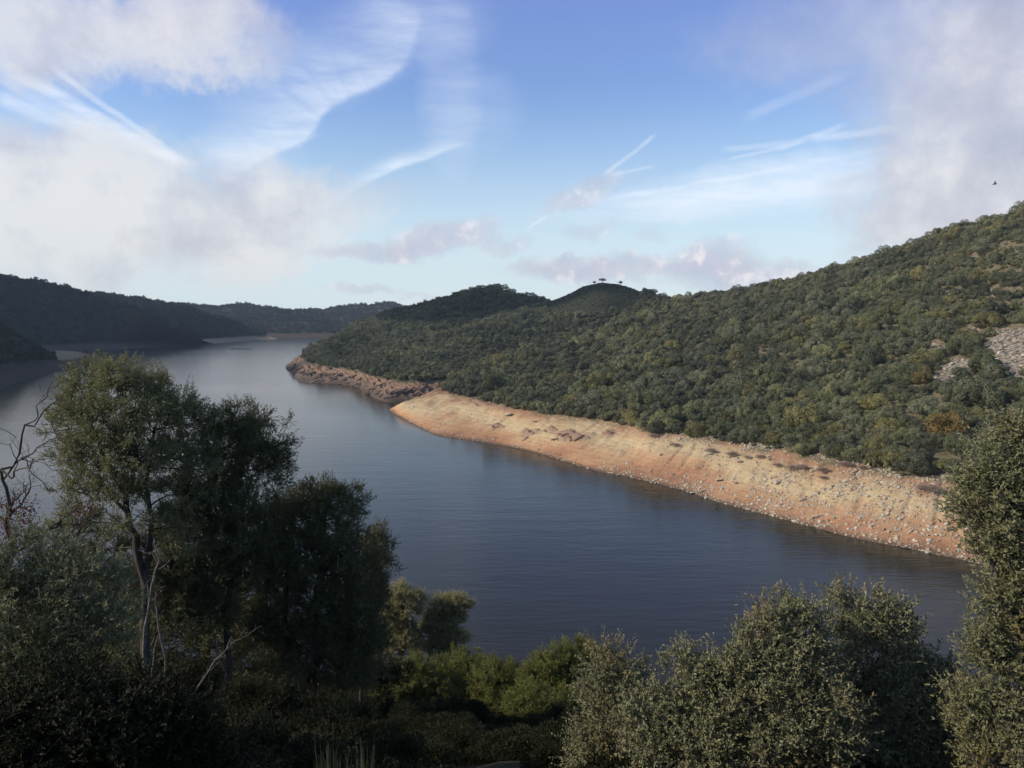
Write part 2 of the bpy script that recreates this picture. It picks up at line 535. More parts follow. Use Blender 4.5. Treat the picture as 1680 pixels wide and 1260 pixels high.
def colB(px, shore, tree, mid, ridge, dip, crest):
    """ridge/dip/crest: (py, y) or (None, y, z)"""
    def g(s):
        return (s[1], s[2]) if s[0] is None else (s[1], zof(s[0], s[1]))
    sh = (shore, 0.0); tr = (tree, 9.0)
    r, d, c = g(ridge), g(dip), g(crest)
    b = (0.5 * (sh[0] + tr[0]), 5.0)
    m = (0.5 * (tr[0] + r[0]), 0.5 * (9 + r[1]) + mid)
    return (px, [(shore - 12, -5), sh, b, tr, m, r, d, c, (c[0] + 60, c[1] - 6), (c[0] + 200, c[1] * 0.4)])


B_cols = [
    (462, [(680, -6), (690, -4), (695, -4), (700, -4), (720, -4), (750, -4), (780, -4), (800, -4), (840, -5), (1000, -6)]),
    (474, [(678, -5), (692, 0), (698, 1.2), (704, 2.0), (716, 2.6), (740, 2.6), (760, 2.2), (780, 1.0), (820, -3), (1000, -6)]),
    (488, [(560, -5), (572, 0), (620, 3.0), (660, 4.6), (700, 5.2), (730, 6), (760, 7), (790, 6), (830, 1), (1000, -4)]),
    (506, [(530, -5), (552, 0), (590, 4.8), (640, 7.5), (690, 9.5), (730, 11), (770, 12), (800, 12), (850, 6), (1000, 0)]),
    colB(534, yof(629, 0), yof(602, 9), 1, (None, 700, 18), (None, 740, 20), (562, 800)),
    colB(562, yof(631, 0), yof(604, 9), 1, (589, 690), (None, 730, 21), (548, 830)),
    colB(593, yof(637, 0), yof(610, 9), 1, (581, 680), (None, 730, 26), (530, 850)),
    colB(612, yof(652, 0), yof(618, 9), 1, (577, 670), (None, 730, 27), (524, 860)),
    colB(640, yof(660, 0), yof(623, 9), 1, (572, 665), (None, 730, 27), (516, 870)),
    colB(677, yof(658, 0), yof(627, 9), 1, (565, 660), (None, 730, 28), (507, 880)),
    colB(717, 425, 455, 1, (557, 670), (None, 740, 30), (497, 880)),
    colB(754, 470, 490, 1, (545, 690), (None, 760, 34), (486, 880)),
    colB(810, 515, 535, 1, (527, 720), (None, 790, 44), (478, 880)),
    colB(841, 545, 560, 1, (520, 740), (None, 800, 50), (486, 880)),
    colB(890, 580, 600, 1, (502, 790), (None, 815, 58), (496, 850)),
    colB(930, 600, 620, 1, (484, 800), (None, 820, 70), (485, 850)),
    colB(960, 605, 625, 1, (473, 800), (None, 820, 80), (471, 835)),
    colB(985, 610, 630, 1, (467.5, 800), (None, 815, 81), (468, 835)),
    colB(1010, 615, 640, 1, (470, 800), (None, 820, 79), (472, 835)),
    colB(1050, 640, 665, 1, (480, 800), (None, 820, 72), (482, 835)),
    colB(1100, 680, 700, 1, (492, 800), (None, 820, 64), (493, 835)),
    colB(1160, 720, 740, 1, (500, 800), (None, 820, 55), (502, 835)),
    colB(1300, 760, 780, 1, (510, 820), (None, 840, 45), (515, 855)),
]
hillB = Hill('hill', B_cols, 620, 0, (4, 34, 34, 24, 24, 14, 20, 8, 6), MAT['hill_b'], rough=0.35,
             label='wooded spur with a rocky point running out into the water', seed=40, strata=2.6)


def colL(px, shore_y, crest, cy, tz=8.0, slope=30.0, mids=0.0):
    zc = zof(crest, cy)
    yt = shore_y + slope
    return (px, [(shore_y - 25, -5), (shore_y, 0), (yt, tz), (yt + (cy - yt) * 0.5, tz + (zc - tz) * 0.5 + mids), (cy, zc), (cy + 120, zc - 8), (cy + 350, zc * 0.5)])


# nearest left headland
L1_cols = [
    colL(-700, 300, 430, 480), colL(-350, 360, 470, 540), colL(-150, 430, 510, 590),
    colL(-40, 470, 530, 640, slope=40), colL(0, yof(639, 0), 540, 650, slope=50),
    colL(29, yof(626, 0), 555, 690, 7, slope=50),
    colL(62, yof(617, 0), 572, 720, 8, slope=50), colL(92, yof(611, 0), 588, 735, 5.5, slope=45),
    (114, [(640, -5), (712, 0.0), (718, .9), (724, 1.5), (735, 1.5), (750, -1), (800, -5)]),
    (122, [(640, -6), (712, -3), (718, -3), (724, -3), (735, -3), (750, -4), (800, -6)]),
]
L1_cols = [(c[0], c[1]) for c in L1_cols]
hillL1 = Hill('hill', L1_cols, 200, 0, (3, 12, 24, 24, 8, 6), MAT['hill_l'], rough=0.2, label='dark bare headland at the left edge of the water', seed=60)

# dark main ridge on the left, ends in a spur at 317
L2_cols = [
    colL(-900, 800, 400, 1150), colL(-400, 950, 425, 1250), colL(-100, 1050, 446, 1330),
    colL(0, 1090, 455, 1330, slope=60), colL(42, 1110, 461, 1330, slope=60), colL(83, 1120, 472, 1320, slope=70),
    colL(125, 1140, 481, 1330, slope=80), colL(175, yof(574, 0), 496, 1340, slope=90), colL(221, yof(571, 0), 512, 1330, slope=100),
    colL(260, yof(569, 0), 530, 1310, slope=95), colL(292, yof(567.5, 0), 546, 1300, 7, slope=80),
    colL(325, yof(565.5, 0), 557, 1350, 4, slope=60),
    (350, [(1300, -5), (1400, 0), (1410, 1), (1430, 1.5), (1450, 1.0), (1480, -1), (1550, -4)]),
    (362, [(1300, -6), (1400, -3), (1410, -3), (1430, -3), (1450, -3), (1480, -3), (1550, -4)]),
]
hillL2 = Hill('hill', L2_cols, 320, 0, (3, 16, 30, 30, 8, 6), MAT['hill_l'], rough=1.4, label='dark wooded ridge falling to the water on the left', seed=80)

# ridge behind it with the tan sand bar
L3_cols = [
    colL(-300, 1450, 440, 1700), colL(0, 1460, 460, 1750, slope=80), colL(140, 1470, 481, 1780, slope=80), colL(200, 1480, 488, 1790, slope=90), colL(250, 1480, 497, 1790, slope=90),
    colL(292, 1480, 505, 1800, slope=90), colL(340, yof(565, 0), 519, 1800, slope=140), colL(375, yof(562.5, 0), 530, 1820, slope=180), colL(410, yof(559.5, 0), 541, 1850, slope=180),
    colL(430, yof(557, 0), 547.5, 1900, 5, slope=100),
    (452, [(1700, -5), (1800, 0), (1815, 1), (1840, 1.5), (1870, 1.0), (1900, -1), (1950, -4)]),
    (462, [(1700, -6), (1800, -3), (1815, -3), (1840, -3), (1870, -3), (1900, -3), (1950, -4)]),
]
hillL3 = Hill('hill', L3_cols, 260, 0, (3, 16, 26, 26, 8, 6), MAT['hill_s'], rough=1.1, label='wooded ridge with a tan sand spit at its foot', seed=100)

# far hills closing the valley
F_cols = [colL(px, sy, cr, cy, 9, 40) for px, sy, cr, cy in (
    (-400, 2080, 470, 2500), (0, 2080, 480, 2500), (200, 2080, 492, 2500), (292, 2080, 501, 2500), (346, 2080, 503, 2500), (417, 2060, 505, 2500), (467, 2050, 509, 2480),
    (505, 2040, 511, 2480), (542, 2030, 510, 2450), (604, 2000, 503, 2400), (640, 1980, 501, 2380), (690, 1950, 503, 2350), (760, 1900, 505, 2300),
    (900, 1850, 507, 2250), (1200, 1800, 506, 2200), (1700, 1700, 500, 2100), (2400, 1500, 480, 1900))]
hillF = Hill('hill', F_cols, 420, 0, (3, 10, 26, 26, 8, 6), MAT['hill_l'], rough=2.0, label='low far hills closing the end of the reservoir', seed=120)

# sand flats behind the left headland, and the sand bar in mid-water
def blob_sheet(name, pts, zmax, mat, label, seed, n=60):
    """low mound over a closed world outline"""
    pts = np.array(pts); c = pts.mean(0)
    k = len(pts)
    t = np.linspace(0, k, n * 2, endpoint=False); i = t.astype(int)
    a = pts[i % k] * (1 - (t - i))[:, None] + pts[(i + 1) % k] * (t - i)[:, None]
    for _ in range(3):
        a = (a + np.roll(a, 1, 0) + np.roll(a, -1, 0)) / 3
    rings = 14
    s = np.linspace(0.02, 1.25, rings)
    V = []
    for r in s:
        xy = c + (a - c) * r
        z = zmax * (1 - r ** 2) + fbm(xy[:, 0] / 12, xy[:, 1] / 12, seed) * 0.3
        V.append(np.column_stack([xy, z]))
    V = np.vstack(V); m = len(a)
    ii = np.arange(rings - 1)[:, None] * m; j = np.arange(m)[None, :]; j2 = (j + 1) % m
    q = np.stack([ii + j, ii + m + j, ii + m + j2, ii + j2], -1).reshape(-1, 4)
    o = link(name, np_mesh(name, V, q, mat, smooth=True, attrs={'bare': np.zeros(len(V)), 'rib': np.zeros(len(V))}))
    return tag(o, label, 'shore', kind='structure')


def wpt(px, py):
    Y = yof(py, 0.0)
    return (xof(px, Y, 0.0), Y)


blob_sheet('shore', [wpt(40, 577), wpt(90, 575), wpt(128, 577), wpt(150, 582), wpt(125, 589), wpt(100, 592), wpt(60, 596)], 4.0, MAT['hill_s'],
           'pale sand flat behind the dark left headland', 5)
blob_sheet('shore', [wpt(372, 573), wpt(385, 571.3), wpt(400, 571.6), wpt(416, 572.2), wpt(412, 573.6), wpt(395, 573.4)], 0.5, MAT['hill_s'],
           'thin sand bar lying in open water', 6)

# the near slope the photographer stands on
def near_h(x, y):
    x = np.asarray(x, float); y = np.asarray(y, float)
    z = 43.2 - 0.49 * np.clip(y, 0, None) - 0.04 * np.clip(-y, 0, 40) * -1
    z = z + 0.12 * np.clip(-12 - x, 0, 60) - 0.0 * x
    z = z + fbm(x / 11, y / 11, 200) * 1.2 * np.clip((np.hypot(x, y) - 2) / 6, 0, 1) + fbm(x / 2.2, y / 2.2, 201) * 0.25
    return z


gx = np.concatenate([np.linspace(-160, -40, 50), np.linspace(-39, 60, 200), np.linspace(61, 220, 60)])
gy = np.concatenate([np.linspace(-60, -5, 20), np.linspace(-4, 50, 140), np.linspace(51, 125, 70)])
GX, GY = np.meshgrid(gx, gy, indexing='ij')
GZ = near_h(GX, GY)
idx = np.arange(GX.size).reshape(GX.shape)
q = np.stack([idx[:-1, :-1], idx[1:, :-1], idx[1:, 1:], idx[:-1, 1:]], -1).reshape(-1, 4)
tag(link('hillside', np_mesh('hillside', np.stack([GX, GY, GZ], -1).reshape(-1, 3), q, MAT['near'], smooth=True)),
    'steep near slope falling from the viewpoint to the water', 'hillside', kind='structure')

# lake bed / ground sheet
m, nt, out = newmat('lake bed')
b = N(nt, 'ShaderNodeBsdfPrincipled', {'Base Color': (0.08, 0.06, 0.04, 1), 'Roughness': 0.95})
nt.links.new(b.outputs[0], out.inputs['Surface'])
gm = np_mesh('ground', [(-3200, -300, -9), (3200, -300, -9), (3200, 3100, -9), (-3200, 3100, -9)], [[0, 1, 2, 3]], m)
tag(link('ground', gm), 'bed of the reservoir and ground beneath the hills', 'ground', kind='structure')

# ------------------------------------------------------------------ water
m, nt, out = newmat('reservoir water')
geo = N(nt, 'ShaderNodeNewGeometry')
mp = N(nt, 'ShaderNodeMapping', {'Vector': geo.outputs['Position'], 'Rotation': (0, 0, math.radians(-38)), 'Scale': (0.22, 1.0, 1.0)})
w1 = N(nt, 'ShaderNodeTexNoise', {'Vector': mp.outputs[0], 'Scale': 0.75, 'Detail': 4.0, 'Roughness': 0.6}).outputs['Fac']
w2 = N(nt, 'ShaderNodeTexNoise', {'Vector': mp.outputs[0], 'Scale': 0.16, 'Detail': 3.0}).outputs['Fac']
gust = N(nt, 'ShaderNodeTexNoise', {'Vector': N(nt, 'ShaderNodeMapping', {'Vector': geo.outputs['Position'], 'Scale': (0.4, 1, 1)}).outputs[0],
                                    'Scale': 0.009, 'Detail': 4.0}).outputs['Fac']
h = M(nt, 'ADD', M(nt, 'MULTIPLY', w1, 0.08), M(nt, 'MULTIPLY', w2, 0.10))
st = N(nt, 'ShaderNodeMapRange', {'Value': gust, 'From Min': 0.3, 'From Max': 0.7, 'To Min': 0.45, 'To Max': 1.0}).outputs[0]
bp = N(nt, 'ShaderNodeBump', {'Height': h, 'Strength': st, 'Distance': 1.0})
b = N(nt, 'ShaderNodeBsdfPrincipled', {'Base Color': (0.027, 0.024, 0.013, 1), 'Roughness': 0.12, 'IOR': 1.33, 'Specular IOR Level': 0.25, 'Normal': bp.outputs[0]})
nt.links.new(b.outputs[0], out.inputs['Surface'])
wm = np_mesh('water', [(-3000, -200, 0), (3000, -200, 0), (3000, 2600, 0), (-3000, 2600, 0)], [[0, 1, 2, 3]], m)
tag(link('water', wm), 'dark rippled water of the reservoir', 'water', kind='structure')


# ------------------------------------------------------------------ crown meshes for the hillsides
def crown_mesh(name, seed, nf, leaf, mat, flat=0.62, nl=18):
    r = np.random.default_rng(seed)
    d = unit(r.normal(0, 1, (nl, 3))); d[:, 2] = np.abs(d[:, 2]) * 1.0 - 0.28
    d = unit(d)
    C = d * r.uniform(0.42, 0.95, (nl, 1)) * np.array([1, 1, flat]) + np.array([0, 0, 0.5])
    C[:, :2] *= 1 + r.normal(0, 0.2, 2)
    C[:, 2] += r.normal(0, 0.08, nl)
    R = r.uniform(0.13, 0.40, nl)
    C = np.vstack([C, [[0, 0, 0.5]]]); R = np.append(R, 0.46)
    C[-1, 2] = 0.45
    k = r.integers(0, nl + 1, nf * 3)
    n = unit(r.normal(0, 1, (nf * 3, 3)))
    P = C[k] + n * R[k, None] * np.array([1, 1, 0.85]) * r.uniform(0.86, 1.1, (nf * 3, 1))
    dd = np.linalg.norm((P[:, None] - C[None]) / np.array([1, 1, 0.85]), axis=-1) / R[None]
    dd[np.arange(len(k)), k] = 9
    ok = (dd.min(1) > 0.9) & (P[:, 2] > 0.02)
    P, n, k = P[ok][:nf], n[ok][:nf], k[ok][:nf]
    Nn = unit(n + r.normal(0, 0.45, P.shape))
    D = unit(np.cross(Nn, r.normal(0, 1, P.shape)))
    lobe = r.uniform(0, 1, nl + 1)
    tint = np.clip(0.45 * lobe[k] + 0.35 * r.random(len(P)) + 0.2 * r.random(len(P)) ** 2, 0, 1)
    sz = leaf * r.uniform(0.6, 1.35, len(P))
    V = leaf_arrays(P - D * sz[:, None] * .5, D, Nn, sz, sz * 0.8, 0.1)
    return np_mesh(name, V, np.arange(len(V)).reshape(-1, 4), mat, tint=tint)


def trunk_mesh(name, seed, mat, h=0.5, r0=0.05):
    r = np.random.default_rng(seed)
    T = Tubes()
    T.add(wiggle((0, 0, -0.25), (0, 0, h * 0.6), 5, 0.05, r), np.linspace(r0, r0 * 0.7, 5), 6)
    for i in range(5):
        a = i * 1.26 + r.random()
        T.add(wiggle((0, 0, h * 0.45), (math.cos(a) * 0.45, math.sin(a) * 0.45, h + 0.15 * r.random()), 5, 0.08, r), np.linspace(r0 * 0.55, r0 * 0.15, 5), 4)
    return T.mesh(name, mat)


CROWN = [crown_mesh('crown', 300 + i, 7500, 0.062, MAT['crown'], 0.5 + 0.3 * random.random(), 20 + 4 * i) for i in range(6)]
TRUNK = [trunk_mesh('trunk', 320 + i, MAT['bark']) for i in range(3)]
WOODC = [crown_mesh('woodland_crown', 340 + i, 3200, 0.095, MAT['wood'], 0.5 + 0.35 * random.random(), 18 + 2 * i) for i in range(8)]
FARC = [crown_mesh('far_crown', 360 + i, 900, 0.17, MAT['far_wood'], 0.8, 12) for i in range(4)]


def stone_mesh(name, seed, mat, flat=0.7, sub=2):
    import bmesh
    bm = bmesh.new()
    bmesh.ops.create_icosphere(bm, subdivisions=sub, radius=1.0)
    r = np.random.default_rng(seed)
    planes = unit(r.normal(0, 1, (9, 3)))
    off = r.uniform(0.5, 0.85, 9)
    for v in bm.verts:
        p = np.array(v.co)
        for n, o in zip(planes, off):
            s = p @ n
            if s > o:
                p = p - n * (s - o)
        p = p * (1 + 0.06 * r.normal())
        v.co = p * np.array([1.15, 0.9, flat])
    me = bpy.data.meshes.new(name); bm.to_mesh(me); bm.free()
    me.materials.append(mat)
    return me


STONE = [stone_mesh('stone', 400 + i, MAT['stone'], 0.5 + 0.35 * random.random()) for i in range(6)]
SLATE = [stone_mesh('slate', 420 + i, MAT['slate'], 0.35 + 0.2 * random.random()) for i in range(5)]


def bush_mesh(name, seed, n, leaf, mat, wid=0.42):
    r = np.random.default_rng(seed)
    nl = 9
    C = np.column_stack([r.normal(0, 0.42, nl), r.normal(0, 0.42, nl), r.uniform(0.2, 0.62, nl)]); R_ = r.uniform(0.28, 0.48, nl)
    k = r.integers(0, nl, n); d = unit(r.normal(0, 1, (n, 3))); d[:, 2] = np.abs(d[:, 2]) * 1.2 - 0.25; d = unit(d)
    P = C[k] + d * R_[k, None] * (r.random((n, 1)) ** 0.4)
    D_ = unit(d + r.normal(0, 0.6, (n, 3)) + np.array([0, 0, .3])); N_ = unit(r.normal(0, 0.8, (n, 3)) + np.array([0, 0, 0.6]))
    L_ = leaf * r.uniform(0.6, 1.3, n)
    V = leaf_arrays(P, D_, N_, L_, L_ * wid, 0.2)
    return np_mesh(name, V, np.arange(len(V)).reshape(-1, 4), mat, tint=np.clip(0.5 * r.random(nl)[k] + 0.5 * r.random(n), 0, 1))



# ------------------------------------------------------------------ instanced masses ("stuff")
def instanced(name, pts, rots, scl, meshes, label, cat):
    """ONE object: its geometry nodes put a mesh on each of its points"""
    me = bpy.data.meshes.new(name)
    me.vertices.add(len(pts)); me.vertices.foreach_set('co', np.asarray(pts, np.float32).ravel())
    a = me.attributes.new('rot', 'FLOAT_VECTOR', 'POINT'); a.data.foreach_set('vector', np.asarray(rots, np.float32).ravel())
    a = me.attributes.new('scl', 'FLOAT_VECTOR', 'POINT'); a.data.foreach_set('vector', np.asarray(scl, np.float32).ravel())
    o = link(name, me)
    g = bpy.data.node_groups.new(name, 'GeometryNodeTree')
    g.interface.new_socket('Geometry', in_out='INPUT', socket_type='NodeSocketGeometry')
    g.interface.new_socket('Geometry', in_out='OUTPUT', socket_type='NodeSocketGeometry')
    gi = g.nodes.new('NodeGroupInput'); go = g.nodes.new('NodeGroupOutput')
    iop = g.nodes.new('GeometryNodeInstanceOnPoints')
    join = g.nodes.new('GeometryNodeJoinGeometry')
    for mm in meshes:
        src = bpy.data.objects.new(name + '_source', mm)
        oi = g.nodes.new('GeometryNodeObjectInfo')
        oi.inputs['Object'].default_value = src
        oi.inputs['As Instance'].default_value = True
        g.links.new(oi.outputs['Geometry'], join.inputs[0])
    ra = g.nodes.new('GeometryNodeInputNamedAttribute'); ra.data_type = 'FLOAT_VECTOR'; ra.inputs['Name'].default_value = 'rot'
    sa = g.nodes.new('GeometryNodeInputNamedAttribute'); sa.data_type = 'FLOAT_VECTOR'; sa.inputs['Name'].default_value = 'scl'
    iop.inputs['Pick Instance'].default_value = True
    g.links.new(gi.outputs[0], iop.inputs['Points'])
    g.links.new(join.outputs[0], iop.inputs['Instance'])
    g.links.new(ra.outputs['Attribute'], iop.inputs['Rotation'])
    g.links.new(sa.outputs['Attribute'], iop.inputs['Scale'])
    g.links.new(iop.outputs[0], go.inputs[0])
    md = o.modifiers.new('scatter', 'NODES'); md.node_group = g
    return tag(o, label, cat, kind='stuff')


def thin(P, rad, rng):
    """greedy minimum-distance selection on the ground plan"""
    order = rng.permutation(len(P))
    cell = 6.0; grid = {}; keep = []
    for i in order:
        x, y = P[i, 0], P[i, 1]; r = rad[i]
        cx, cy = int(x // cell), int(y // cell); ok = True
        for a in range(cx - 1, cx + 2):
            for b in range(cy - 1, cy + 2):
                for j in grid.get((a, b), ()):
                    if (P[j, 0] - x) ** 2 + (P[j, 1] - y) ** 2 < (0.5 * (r + rad[j])) ** 2:
                        ok = False; break
                if not ok: break
            if not ok: break
        if ok:
            grid.setdefault((cx, cy), []).append(i); keep.append(i)
    return np.array(keep)


# ---- hillside A
rng = np.random.default_rng(21)
P, nr, vv = hillA.scatter(60000, rng, 3.0, 7.2)
px, py = topix(P)
size = 1.5 + 4.4 * rng.random(len(P)) ** 2.0 * (0.6 + 0.8 * vnoise(P[:, 0] / 40, P[:, 1] / 40, 5))
ell = in_ell(px, py + 3, SCREE) + fbm(P[:, 0] / 7, P[:, 1] / 7, 77) * 0.5
gl = in_ell(px, py, GLADE)
ok = (ell > 1.15) & (gl > 1.0) & (P[:, 2] > 9.3) & (vnoise(P[:, 0] / 9, P[:, 1] / 9, 9) > 0.2)
ok |= (P[:, 2] > 9.8) & (P[:, 2] < 17) & (ell > 1.15)
size = np.where((P[:, 2] < 17) & (size < 2.6), size + 1.2, size)
ok &= ~((P[:, 2] < 10.2) & (size > 3.8))
P, nr, vv, size = P[ok], nr[ok], vv[ok], size[ok]
k = thin(P, size * 1.28, rng)
P, nr, vv, size = P[k], nr[k], vv[k], size[k]
px, py = topix(P)
D = P[:, 1]
inframe = (px > 700) & (px < 1700) & (vv < 6.1) & ~((px > 1600) & (py > 700)) & (py > 300)
app = np.where(inframe, size / D, 0)
NTREE = 280
pick = np.argsort(-app)[:NTREE]
rest = np.setdiff1d(np.arange(len(P)), pick)
TONES = [('dark green', (0.72, 0.78, 0.74), 24), ('grey-green', (1.1, 1.16, 1.15), 26), ('mid green', (0.95, 1.05, 0.85), 24), ('olive green', (1.22, 1.15, 0.8), 18),
         ('pale green', (1.4, 1.42, 1.15), 8)]
tn = random.choices(range(5), weights=[t[2] for t in TONES], k=NTREE)


def ordinal(n):
    return f"{n}{'th' if 10 <= n % 100 <= 20 else {1: 'st', 2: 'nd', 3: 'rd'}.get(n % 10, 'th')}"


RW = ['lowest', 'second', 'third', 'fourth', 'fifth', 'sixth', 'seventh', 'eighth', 'ninth', 'tenth', 'eleventh', 'twelfth', 'thirteenth', 'fourteenth', 'fifteenth', 'sixteenth']
hgt = P[pick, 2]
qs = np.argsort(hgt)
nrow = 12
rowi = np.zeros(NTREE, int)
rowi[qs] = np.arange(NTREE) * nrow // NTREE
orderr = np.zeros(NTREE, int)
for r_ in range(nrow):
    ii = np.where(rowi == r_)[0]
    s_ = ii[np.argsort(-px[pick[ii]])]
    orderr[s_] = np.arange(len(s_)) + 1
protos = {}
special = {}
for tgt, tone, colr in (((1450, 705), 'yellowing', (1.6, 1.3, 0.55)), ((1552, 722), 'orange-yellow', (1.65, 1.15, 0.6)), ((1560, 745), 'yellow-green', (1.25, 1.3, 0.75)), ((1500, 640), 'brownish', (1.6, 1.25, 0.85))):
    d2 = (px[pick] - tgt[0]) ** 2 + (py[pick] - 12 - tgt[1]) ** 2
    special[int(np.argmin(d2))] = (tone, colr)
for n_, i in enumerate(pick):
    tone, colr = special.get(n_, TONES[tn[n_]][:2])
    s = float(size[i]); br = 'broad ' if s > 4.2 else ('small ' if s < 2.8 else '')
    lab = f"{br}{tone} holm oak, {ordinal(int(orderr[n_]))} from the right, {RW[rowi[n_]]} tier up the far slope"
    e = empty('holm_oak', P[i] - np.array([0, 0, 0.35 * s * 0.1]), lab, 'tree', 'holm oaks on the far slope')
    e.rotation_euler = (0, 0, float(rng.random() * 6.28))
    sz = s * (0.85 + 0.25 * rng.random())
    e.scale = (s * rng.uniform(0.85, 1.25), s * rng.uniform(0.8, 1.1), sz * rng.uniform(0.95, 1.3))
    c = link('crown', CROWN[int(rng.integers(0, 6))], e); c.color = (*colr, 1)
    link('trunk', TRUNK[int(rng.integers(0, 3))], e)


def inst_arrays(P, size, rng, zs=1.05):
    n = len(P)
    rot = np.column_stack([rng.normal(0, 0.06, n), rng.normal(0, 0.06, n), rng.random(n) * 6.28])
    sc = np.column_stack([size * rng.uniform(0.85, 1.3, n), size * rng.uniform(0.75, 1.1, n), size * zs * rng.uniform(0.7, 1.25, n)])
    return rot, sc


Pr, sr = P[rest], size[rest]
# low undergrowth filling the gaps between the oaks
U, _, uv = hillA.scatter(11000, rng, 3.0, 7.0)
upx, upy = topix(U)
uok = (in_ell(upx, upy + 2, SCREE) + fbm(U[:, 0] / 7, U[:, 1] / 7, 77) * .5 > 1.1) & (U[:, 2] > 9.2) & (vnoise(U[:, 0] / 6, U[:, 1] / 6, 19) > 0.3)
U = U[uok]
P2 = np.vstack([Pr - np.array([0, 0, 0.15]), U - np.array([0, 0, 0.1])])
s2 = np.concatenate([sr, 0.7 + 1.0 * rng.random(len(U))])
rot, sc = inst_arrays(P2, s2, rng)
instanced('woodland', P2, rot, sc, WOODC, 'dense holm oak woodland covering the upper far slope', 'woodland')

# ---- hill B
P, nr, vv = hillB.scatter(50000, rng, 3.0, 8.2)
px, py = topix(P)
size = 2.2 + 2.4 * rng.random(len(P)) ** 1.5
scrub = (vnoise(P[:, 0] / 30, P[:, 1] / 30, 31) > 0.5)
size = np.where(scrub & (vv < 5.2), size * 0.6, size)
dome = (px > 900) & (py < 506 + (px < 1000) * 8) & (px < 1050)
ok = (P[:, 2] > 9.5) & ~dome & (px > 500)
P, size = P[ok], size[ok]
k = thin(P, size * 1.25, rng)
P, size = P[k], size[k]
rot, sc = inst_arrays(P - 0.1, size, rng)
instanced('woodland', P - np.array([0, 0, 0.12]), rot, sc, WOODC, 'holm oak scrub covering the spur above the rocks', 'woodland')
# low matted heath on the dome
P, nr, vv = hillB.scatter(26000, rng, 3.2, 7.6)
px, py = topix(P)
ok = (px > 880) & (px < 1110) & (P[:, 2] > 40)
P = P[ok]
size = 0.6 + 0.7 * rng.random(len(P))
rot, sc = inst_arrays(P, size, rng, 0.45)
instanced('heath', P - np.array([0, 0, 0.1]), rot, sc, WOODC, 'low heath on the rounded hilltop', 'heath')


def far_wood(hill, n, smin, smax, gap, label, vmin=2.0, vmax=5.2, zs=1.5, seed=1, zmin=8.0):
    r = np.random.default_rng(seed)
    P, nr, vv = hill.scatter(n, r, vmin, vmax)
    px, py = topix(P)
    ok = (px > -260) & (px < 1000) & (P[:, 2] > zmin)
    P = P[ok]
    size = smin + (smax - smin) * r.random(len(P)) ** 1.6
    k = thin(P, size * gap, r)
    P, size = P[k], size[k]
    rot, sc = inst_arrays(P, size, r, zs)
    return instanced('woodland', P - np.array([0, 0, 0.3]), rot, sc, FARC, label, 'woodland')


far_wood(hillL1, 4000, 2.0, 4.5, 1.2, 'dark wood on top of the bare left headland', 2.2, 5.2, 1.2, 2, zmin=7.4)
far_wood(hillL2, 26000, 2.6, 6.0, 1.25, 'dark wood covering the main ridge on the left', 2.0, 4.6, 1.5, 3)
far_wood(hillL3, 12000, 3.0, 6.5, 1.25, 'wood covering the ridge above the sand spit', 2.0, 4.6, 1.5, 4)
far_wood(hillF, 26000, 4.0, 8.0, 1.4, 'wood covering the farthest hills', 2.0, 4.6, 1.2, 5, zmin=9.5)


# ---- individual skyline trees
def small_tree(name, p, s, label, cat, group, tone=(0.7, 0.75, 0.7), lift=0.35, k=0, w=1.0):
    e = empty(name, p, label, cat, group)
    e.rotation_euler = (0, 0, random.random() * 6.28)
    c = link('crown', CROWN[k % 6], e, (0, 0, lift * s)); c.scale = (s * w, s * w, s * 0.75); c.color = (*tone, 1)
    T = Tubes(); r = np.random.default_rng(900 + k)
    T.add(wiggle((0, 0, -0.6), (0, 0, s * 0.62), 5, 0.05, r), np.linspace(0.09, 0.055, 5) * s, 6)
    for i in range(4):
        a = i * 1.6 + r.random()
        T.add(wiggle((0, 0, s * 0.4), (math.cos(a) * 0.5 * s, math.sin(a) * 0.5 * s, s * (lift + .45)), 4, 0.06, r), np.linspace(0.05, 0.015, 4) * s, 5)
    link('trunk', T.mesh('trunk', MAT['bark']), e)
    return e


for n_, (px_, s, lab) in enumerate(((975, 2.4, 'small flat-topped lone tree, leftmost of three on the rounded hilltop'),
                                    (989, 3.3, 'larger lone tree at the very top of the rounded hilltop'),
                                    (1019, 3.0, 'lone round tree right of the rounded hilltop summit'))):
    p = hillB.near(px_, 0) if False else None
    qx, qy = topix(hillB.P)
    col_ = np.argmin(np.abs(hillB.pu - px_))
    j = np.argmin(qy[col_])
    small_tree('lone_oak', hillB.P[col_, j], s, lab, 'tree', 'lone trees on the rounded hilltop', k=n_, lift=0.55)
sk = [(721, 2.6), (750, 2.2), (762, 2.6), (776, 3.0), (790, 3.4), (803, 3.2), (814, 4.0), (825, 4.2), (838, 3.4), (853, 2.6), (866, 4.0), (878, 3.6), (887, 3.2)]
for n_, (px_, s) in enumerate(sk):
    qx, qy = topix(hillB.P)
    col_ = np.argmin(np.abs(hillB.pu - px_))
    j = np.argmin(qy[col_])
    small_tree('ridge_oak', hillB.P[col_, j], s * 1.5, f'dark round-crowned tree on the dark spur skyline, {ordinal(n_ + 1)} from the left', 'tree', 'trees along the spur skyline', k=n_ + 3, lift=0.5, w=1.15)
